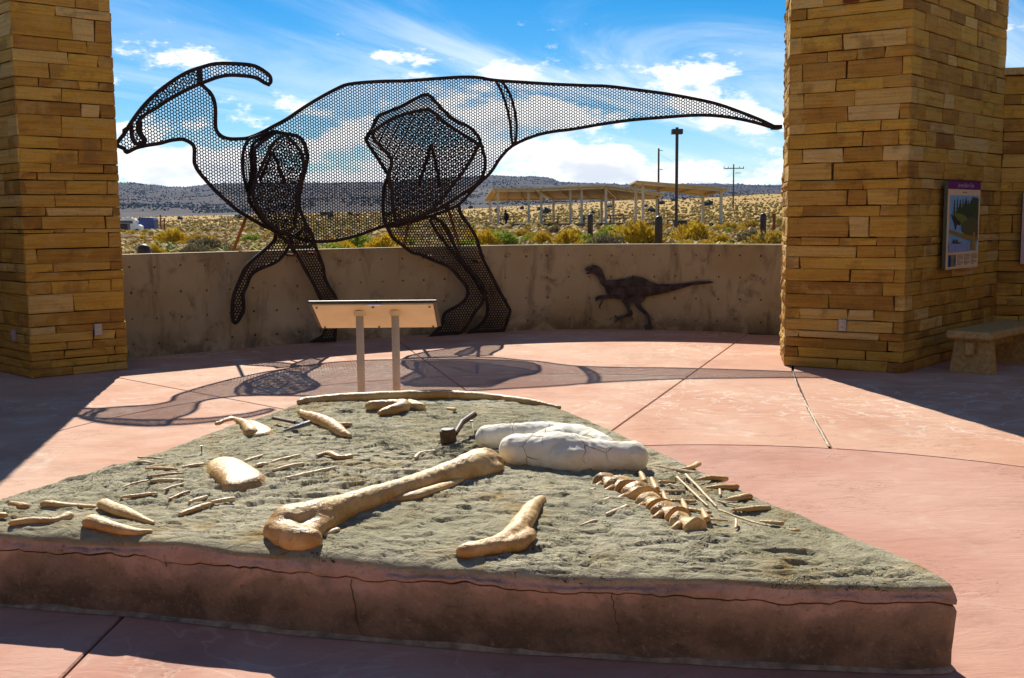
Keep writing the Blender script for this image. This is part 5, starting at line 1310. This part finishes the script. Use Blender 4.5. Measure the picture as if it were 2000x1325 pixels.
for px, D, lb in [(990, 110, 'dark picnic table in the leftmost shelter, behind the person'), (1077, 109, 'dark picnic table between the left and middle shelters'), (1128, 109, 'dark picnic table in the middle shelter, left of the bollard'), (1205, 107, 'dark picnic table right of the bollard, in the middle shelter')]: table(px, D, ZP, lb)
def box_thing(name, px, D, w, h, d, mat, label, cat, parts):
    g = gpt(px, D); r = empty(name, tuple(g)); tag(r, label, cat); parts(r, w, h, d, mat); return r
def bin_parts(r, w, h, d, mat):
    MB().box((0, 0, h / 2), (w, d, h), None, .03).build('body', M[mat], r); MB().box((0, 0, h + .03), (w * 1.06, d * 1.06, .07), None, .02).build('lid', M[mat], r)
    for s in (-1, 1): MB().box((s * w * .3, -d * .45, -.02), (.1, .1, .2)).build('foot', M[mat], r)
box_thing('waste_bin', 1328, 80, .95, .72, .7, 'bollard', 'square dark waste bin beside the lamp post foot', 'bin', bin_parts)
def grill_parts(r, w, h, d, mat):
    for s in (-1, 1): MB().box((s * .28, 0, .42), (.10, .10, .9)).build('post', M['pole_wood'], r)
    for z in (.35, .8): MB().box((0, 0, z), (.56, .06, .08)).build('rail', M['pole_wood'], r)
box_thing('hitching_rail', 1312, 79, .6, .9, .2, 'pole_wood', 'short wooden rail left of the lamp post foot', 'rail', grill_parts)
def spost(px, D, ty, label):
    g = gpt(px, D); H = on_y(px, ty, g.y).z - g.z; r = empty('fence_post', tuple(g)); tag(r, label, 'post', 'rusty fence posts'); MB().tube([(0, 0, -.1), (0, 0, H)], .09, 8).build('post', M['rust'], r); MB().tube([(0, 0, H), (0, 0, H + .05)], .11, 8).build('cap', M['rust'], r)
spost(320, 140, 421, 'taller rusty fence post right of the parked vehicles'); spost(327, 142, 427, 'shorter rusty fence post right of the parked vehicles'); spost(1511, 60, 420, 'short rusty post half hidden by the right pillar')

# ---- parked vehicles at far left
def build_vehicles():
    D = 150; z = terrain_z(*[gpt(262, D).x, gpt(262, D).y])
    k = D / FPX
    def wheels(r, xs, y, rad):
        for x in xs:
            for s in (-1, 1):
                w = MB().tube([(x, s * y, rad), (x, s * (y + .2), rad)], rad, 14).build('wheel', M['black'], r); MB().tube([(x, s * (y + .2), rad), (x, s * (y + .22), rad)], rad * .55, 10).build('rim', M['plate_grey'], w)
    g = gpt(262, D); r = empty('camper_van', tuple(g), .15); tag(r, 'white camper van parked far off beside the left pillar', 'van')
    b = MB(); prof = [(-1.5, .35), (1.45, .35), (1.45, .95), (1.1, 1.15), (.75, 1.75), (.55, 1.95), (-1.5, 1.95)]
    n = len(prof); b.add([(x, -.85, zz) for x, zz in prof] + [(x, .85, zz) for x, zz in prof], [list(range(n)), list(range(2 * n - 1, n - 1, -1))] + [[(i + 1) % n, i, n + i, n + (i + 1) % n] for i in range(n)]); body = b.build('body', M['white'], r)
    MB().box((-.4, -.86, 1.5), (1.6, .02, .4)).build('side_window', M['glass'], r); MB().box((.95, 0, 1.45), (.05, 1.4, .5), Matrix.Rotation(-.5, 3, 'Y')).build('windscreen', M['glass'], r)
    MB().box((-.3, 0, 2.02), (1.0, 1.0, .14), None, .04).build('roof_hatch', M['white'], r); wheels(r, (-.9, .9), .68, .32)
    g = gpt(238, 138); r = empty('dark_trailer', tuple(g), .1); tag(r, 'dark trailer parked against the left pillar edge, in front of the white van', 'trailer')
    MB().box((0, 0, .85), (2.4, 1.4, 1.0), None, .06).build('box_body', M['bollard'], r); MB().box((0, 0, 1.38), (2.45, 1.45, .07)).build('tarp_lid', M['dark_frame'], r); wheels(r, (-.3, .4), .55, .3); MB().box((1.5, 0, .45), (.8, .08, .08)).build('tow_bar', M['dark_frame'], r)
    g = gpt(294, 155); r = empty('covered_truck', tuple(g), .0); tag(r, 'truck under a dark blue cover, right of the white van', 'truck')
    b = MB(); prof = [(-1.25, .5), (1.2, .5), (1.2, 1.7), (1.0, 2.0), (-.7, 2.05), (-1.25, 1.7)]; n = len(prof)
    b.add([(x, -.9, zz) for x, zz in prof] + [(x, .9, zz) for x, zz in prof], [list(range(n)), list(range(2 * n - 1, n - 1, -1))] + [[(i + 1) % n, i, n + i, n + (i + 1) % n] for i in range(n)]); b.build('cover', M['blue'], r)
    MB().box((0, 0, .5), (2.3, 1.5, .2)).build('chassis', M['dark_frame'], r); wheels(r, (-.7, .7), .6, .34)
build_vehicles()

# ---- the walking person by the shelters
def build_person():
    g = gpt(991, 107); r = empty('person', tuple(g), .55); r.scale = (1.08, 1.15, 1.03); tag(r, 'person in dark clothes and cap walking left past the leftmost shelter', 'person')
    J = {'pel': (0, 0, .93, .15), 'wai': (-.01, 0, 1.10, .145), 'che': (-.03, 0, 1.32, .17), 'nec': (-.05, 0, 1.49, .07), 'hd0': (-.07, 0, 1.58, .085), 'hd1': (-.075, 0, 1.70, .095), 'hd2': (-.075, 0, 1.77, .07),
         'lsh': (-.03, -.19, 1.41, .075), 'lel': (.06, -.25, 1.14, .055), 'lwr': (.02, -.26, .90, .04), 'lha': (.0, -.26, .81, .04), 'rsh': (-.03, .19, 1.41, .075), 'rel': (.04, .25, 1.14, .055), 'rwr': (-.12, .24, .95, .04), 'rha': (-.17, .23, .88, .04),
         'lhi': (0, -.09, .88, .11), 'lkn': (-.14, -.10, .50, .075), 'lan': (-.10, -.10, .09, .05), 'lto': (-.26, -.10, .04, .045), 'rhi': (0, .09, .88, .11), 'rkn': (.08, .10, .49, .075), 'ran': (.26, .10, .12, .05), 'rto': (.14, .10, .04, .045)}
    E = [('pel', 'wai'), ('wai', 'che'), ('che', 'nec'), ('nec', 'hd0'), ('hd0', 'hd1'), ('hd1', 'hd2'), ('che', 'lsh'), ('lsh', 'lel'), ('lel', 'lwr'), ('lwr', 'lha'), ('che', 'rsh'), ('rsh', 'rel'), ('rel', 'rwr'), ('rwr', 'rha'), ('pel', 'lhi'), ('lhi', 'lkn'), ('lkn', 'lan'), ('lan', 'lto'), ('pel', 'rhi'), ('rhi', 'rkn'), ('rkn', 'ran'), ('ran', 'rto')]
    K = list(J); me = bpy.data.meshes.new('body'); me.from_pydata([J[k][:3] for k in K], [(K.index(a), K.index(b)) for a, b in E], []); me.materials.append(M['cloth'])
    o = link(bpy.data.objects.new('body', me), r); md = o.modifiers.new('skin', 'SKIN'); md.use_smooth_shade = True
    for i, k in enumerate(K): me.skin_vertices[0].data[i].radius = (J[k][3] * 1.15, J[k][3] * 1.15)
    me.skin_vertices[0].data[0].use_root = True
    o.modifiers.new('sub', 'SUBSURF').levels = 1; o.modifiers['sub'].render_levels = 1
    c = MB(); c.sphere((-.075, 0, 1.76), .11, 12, 8, (1, 1, .6)); c.box((-.20, 0, 1.745), (.14, .16, .015)); c.build('cap', M['bollard'], r)
    MB().box((-.17, .23, .75), (.16, .10, .20), None, .02).build('carried_bag', M['white'], r)
build_person()

# ---- paths and kerbs seen over the wall
def strip(name, pts, label):
    V = []
    for (px, D) in pts:
        p = gpt(px, D); V.append((p.x, p.y, p.z + .10))
    tri = tessellate_polygon([[Vector((v[0], v[1], 0)) for v in V]])
    F = []
    for t in tri:
        a, b, c = (Vector(V[i][:2]) for i in t); F.append(list(t) if (b - a).cross(c - a) > 0 else [t[0], t[2], t[1]])
    n = len(V); ar = sum(V[i][0] * V[(i + 1) % n][1] - V[(i + 1) % n][0] * V[i][1] for i in range(n))
    F += [[i, (i + 1) % n, n + (i + 1) % n, n + i] if ar < 0 else [(i + 1) % n, i, n + i, n + (i + 1) % n] for i in range(n)]
    V += [(v[0], v[1], v[2] - .3) for v in V]
    tag(obj(name, V, F, M['concrete']), label, None, kind='structure')
strip('path', [(1185, 36), (1230, 36), (1236, 62), (1200, 64)], 'pale concrete path running up to the picnic shelters')
strip('path', [(900, 44), (1010, 42), (1050, 48), (1040, 52), (1000, 50), (900, 50)], 'pale concrete path behind the hind legs')
strip('path', [(1375, 44), (1485, 43), (1485, 49), (1375, 50)], 'pale concrete path left of the right pillar')
strip('path', [(700, 60), (780, 62), (780, 70), (690, 68)], 'pale concrete path seen under the belly')
strip('path', [(365, 26), (425, 27), (425, 29.5), (365, 28.5)], 'short pale concrete path near the left pillar')

# ---- shrubs
def shrub_mesh(name, mat, seed, h, w, n, blade, up=.6, stems=True):
    r = random.Random(seed); V = []; F = []; T = []
    for i in range(n):
        a = r.uniform(0, 2 * math.pi); rr = math.sqrt(r.random()) * .92; el = r.random()
        lump = 1 + .28 * math.sin(a * 3 + seed) * rr + .2 * math.sin(a * 5 + seed * 2)
        x = math.cos(a) * rr * w * lump; y = math.sin(a) * rr * w * lump
        zt = h * math.sqrt(max(.05, 1 - rr * rr * .85)) * (el ** .45) * (1 + .15 * math.sin(a * 4 + seed))
        c = Vector((x, y, zt)); d = Vector((x * .9 + r.gauss(0, .25) * w, y * .9 + r.gauss(0, .25) * w, h * up + r.gauss(0, .2) * h)).normalized()
        s = d.cross(Vector((r.gauss(0, 1), r.gauss(0, 1), r.gauss(0, 1)))).normalized(); L = blade * r.uniform(.6, 1.5); wd = L * r.uniform(.16, .34); b = len(V)
        V += [c - d * L * .5 - s * wd * .5, c - d * L * .3 + s * wd, c + d * L * .5, c - s * wd]; F.append([b, b + 1, b + 2, b + 3])
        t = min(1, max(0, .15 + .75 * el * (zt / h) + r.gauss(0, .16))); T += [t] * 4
    for i in range(10):
        a = r.uniform(0, 6.28); e = Vector((math.cos(a) * w * .6, math.sin(a) * w * .6, h * .7)); s = Vector((-math.sin(a), math.cos(a), 0)) * .008; b = len(V)
        V += [Vector((0, 0, -.03)) - s, Vector((0, 0, -.03)) + s, e + s * .4, e - s * .4]; F.append([b, b + 1, b + 2, b + 3]); T += [0] * 4
    return mkmesh(name, V, F, mat, False, T)
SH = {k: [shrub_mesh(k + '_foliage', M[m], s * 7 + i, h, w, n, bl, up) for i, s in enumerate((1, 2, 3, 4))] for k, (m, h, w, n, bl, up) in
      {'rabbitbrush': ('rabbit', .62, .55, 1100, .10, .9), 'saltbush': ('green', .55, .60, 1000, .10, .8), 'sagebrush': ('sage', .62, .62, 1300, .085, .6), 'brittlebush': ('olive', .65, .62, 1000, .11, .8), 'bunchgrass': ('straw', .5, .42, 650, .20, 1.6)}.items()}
SLAB = {'rabbitbrush': ('golden yellow rabbitbrush in the desert strip beyond the concrete wall', 'yellow rabbitbrush beyond the wall'), 'saltbush': ('bright green saltbush in the desert strip beyond the concrete wall', 'green saltbush beyond the wall'),
        'sagebrush': ('grey brown sagebrush in the desert strip beyond the concrete wall', 'grey sagebrush beyond the wall'), 'brittlebush': ('olive tan brush in the desert strip beyond the concrete wall', 'olive brush beyond the wall'), 'bunchgrass': ('straw coloured grass tuft in the desert strip beyond the wall', 'straw grass beyond the wall')}
r5 = random.Random(11)
def shrub(kind, px, D, sc=1.0, label=None):
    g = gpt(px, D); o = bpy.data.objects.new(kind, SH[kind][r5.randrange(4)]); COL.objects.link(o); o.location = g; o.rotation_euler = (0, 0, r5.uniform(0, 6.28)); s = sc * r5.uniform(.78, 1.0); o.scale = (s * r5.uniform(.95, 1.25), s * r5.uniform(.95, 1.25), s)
    if not label:
        zone = ['near the left pillar', 'below the dinosaur neck and chest', 'below the dinosaur belly', 'behind the hind legs', 'before the left picnic shelter', 'before the middle picnic shelter', 'round the lamp post', 'near the right pillar'][[i for i, e in enumerate((330, 500, 740, 940, 1075, 1240, 1390, 9999)) if px < e][0]]
        label = SLAB[kind][0].replace('in the desert strip beyond the concrete wall', '').replace('in the desert strip beyond the wall', '').strip() + ' ' + ('close behind the wall ' if D < 30 else 'midway out ' if D < 52 else 'far back on the plain ') + zone
    tag(o, label, 'shrub' if kind != 'bunchgrass' else 'grass tuft', SLAB[kind][1])
named = [('sagebrush', 383, 30, .75, 'dark grey sagebrush clump right of the left bollard'), ('sagebrush', 412, 34, .85, 'larger grey sagebrush behind the clump near the left bollard'), ('saltbush', 458, 22, 1.0, 'bright green shrub at the foot of the rusty brace strut'),
         ('rabbitbrush', 345, 44, 1.2, 'orange yellow rabbitbrush mound above the left sagebrush'), ('saltbush', 330, 19.5, .7, 'low bright green shrub against the wall right of the left bollard'), ('saltbush', 700, 34, 1.0, 'green shrub seen just below the belly'),
         ('rabbitbrush', 760, 30, 1.1, 'yellow rabbitbrush between belly and hind leg'), ('saltbush', 975, 34, 1.2, 'green saltbush right of the hind leg knee'), ('rabbitbrush', 945, 33, 1.15, 'yellow rabbitbrush touching the hind leg edge'), ('sagebrush', 1085, 62, 1.0, 'big round olive sagebrush below the left shelter posts'),
         ('saltbush', 1190, 48, 1.1, 'bright green shrub right of the middle bollard'), ('rabbitbrush', 1250, 33, 1.35, 'large yellow rabbitbrush left of the tallest bollard'), ('rabbitbrush', 1355, 38, 1.4, 'large yellow rabbitbrush right of the lamp post foot'), ('brittlebush', 1425, 66, 1.25, 'dark olive brush below the right shelter'),
         ('brittlebush', 1468, 72, 1.25, 'olive brush left of the bollard near the right pillar'), ('sagebrush', 1470, 36, .9, 'small grey shrub left of the bollard near the right pillar'), ('brittlebush', 1505, 30, 1.1, 'olive tan brush against the right pillar edge'), ('rabbitbrush', 1110, 36, 1.1, 'yellow rabbitbrush left of the middle bollard')]
for k, px, D, s, lb in named: shrub(k, px, D, s, lb)
kinds = ['rabbitbrush'] * 7 + ['saltbush'] * 4 + ['sagebrush'] * 1 + ['brittlebush'] * 3 + ['bunchgrass'] * 4
for i in range(150):
    D = 18.5 + 75 * r5.random() ** 1.25; px = r5.uniform(225, 1525)
    if 1180 < px < 1240 and 34 < D < 66: continue
    if D > 42 and 960 < px < 1110 and r5.random() < .6: continue
    if D > 85: D = 85
    k = kinds[r5.randrange(len(kinds))]; shrub(k, px, D, r5.uniform(.5, .95) * (1.0 if D < 40 else .8))
# far scrub and the low growth between the shrubs: one mass each
def scatter(name, mat, n, dlo, dhi, hsz, label, pxr=(-300, 2300), seed=2, accept=None, tall=1.0):
    r = random.Random(seed); V = []; F = []; T = []
    for i in range(n):
        D = math.exp(r.uniform(math.log(dlo), math.log(dhi))); px = r.uniform(*pxr)
        if accept and not accept(px, D, r): continue
        g = gpt(px, D); s = hsz * r.uniform(.5, 1.5) ; b = len(V); t = r.random()
        m = 5; a0 = r.uniform(0, 6.28)
        V.append(g + Vector((r.uniform(-.2, .2) * s, r.uniform(-.2, .2) * s, s * .95 * tall)))
        for k in range(m):
            a = a0 + 6.283 * k / m; q = r.uniform(.5, .85); V.append(g + Vector((math.cos(a) * s * q, math.sin(a) * s * q, s * tall * r.uniform(.4, .7))))
        for k in range(m):
            a = a0 + 6.283 * k / m; V.append(g + Vector((math.cos(a) * s * .6, math.sin(a) * s * .6, -.1)))
        for k in range(m): F.append([b, b + 1 + k, b + 1 + (k + 1) % m]); F.append([b + 1 + k, b + 6 + k, b + 6 + (k + 1) % m, b + 1 + (k + 1) % m])
        T += [t] * 11
    tag(obj(name, V, F, M[mat], None, False, T), label, None, kind='stuff')
scatter('desert_scrub', 'olive', 7000, 88, 750, .40, 'scattered dry scrub over the plain', seed=3)
scatter('desert_grass', 'straw', 7000, 55, 650, .30, 'straw grass over the plain', seed=4)
scatter('desert_scrub', 'rabbit', 2600, 80, 400, .40, 'yellow scrub over the plain', seed=5)
scatter('desert_scrub', 'olive', 3000, 150, 800, .45, 'grey scrub over the plain', seed=6)
scatter('juniper_scrub', 'juniper', 42000, 1150, 2560, 1.35, 'dark juniper scrub on the far hills', seed=7, accept=lambda px, D, r: mnoise.noise(Vector((px * .01, D * .004, 2))) + .25 * r.uniform(-1, 1) + (.5 if D > 2100 else 0) > -.22, tall=1.1)
scatter('low_grass', 'straw', 5000, 18, 95, .16, 'low straw grass between the shrubs beyond the wall', (215, 1540), 12)
scatter('low_brush', 'rabbit', 3800, 18, 95, .17, 'low yellow brush between the shrubs beyond the wall', (215, 1540), 13)
scatter('low_brush', 'green', 2200, 18, 90, .15, 'low green weeds between the shrubs beyond the wall', (215, 1540), 14)
scatter('juniper_scrub', 'juniper', 60, 220, 700, 1.5, 'dark juniper bushes on the plain', seed=8)

# ================================================================== HAZE
def build_haze():
    m = bpy.data.materials.new('desert_air'); m.use_nodes = True; nt = m.node_tree; nt.nodes.clear()
    v = nt.nodes.new('ShaderNodeVolumePrincipled'); v.inputs['Color'].default_value = (.26, .50, 1.0, 1); v.inputs['Density'].default_value = .00006; v.inputs['Anisotropy'].default_value = .0
    o = nt.nodes.new('ShaderNodeOutputMaterial'); nt.links.new(v.outputs[0], o.inputs['Volume'])
    b = MB().box((0, 0, 63), (29500, 29500, 134)).build('haze', m); tag(b, 'thin blue desert haze over the plain', None, kind='stuff')
build_haze()
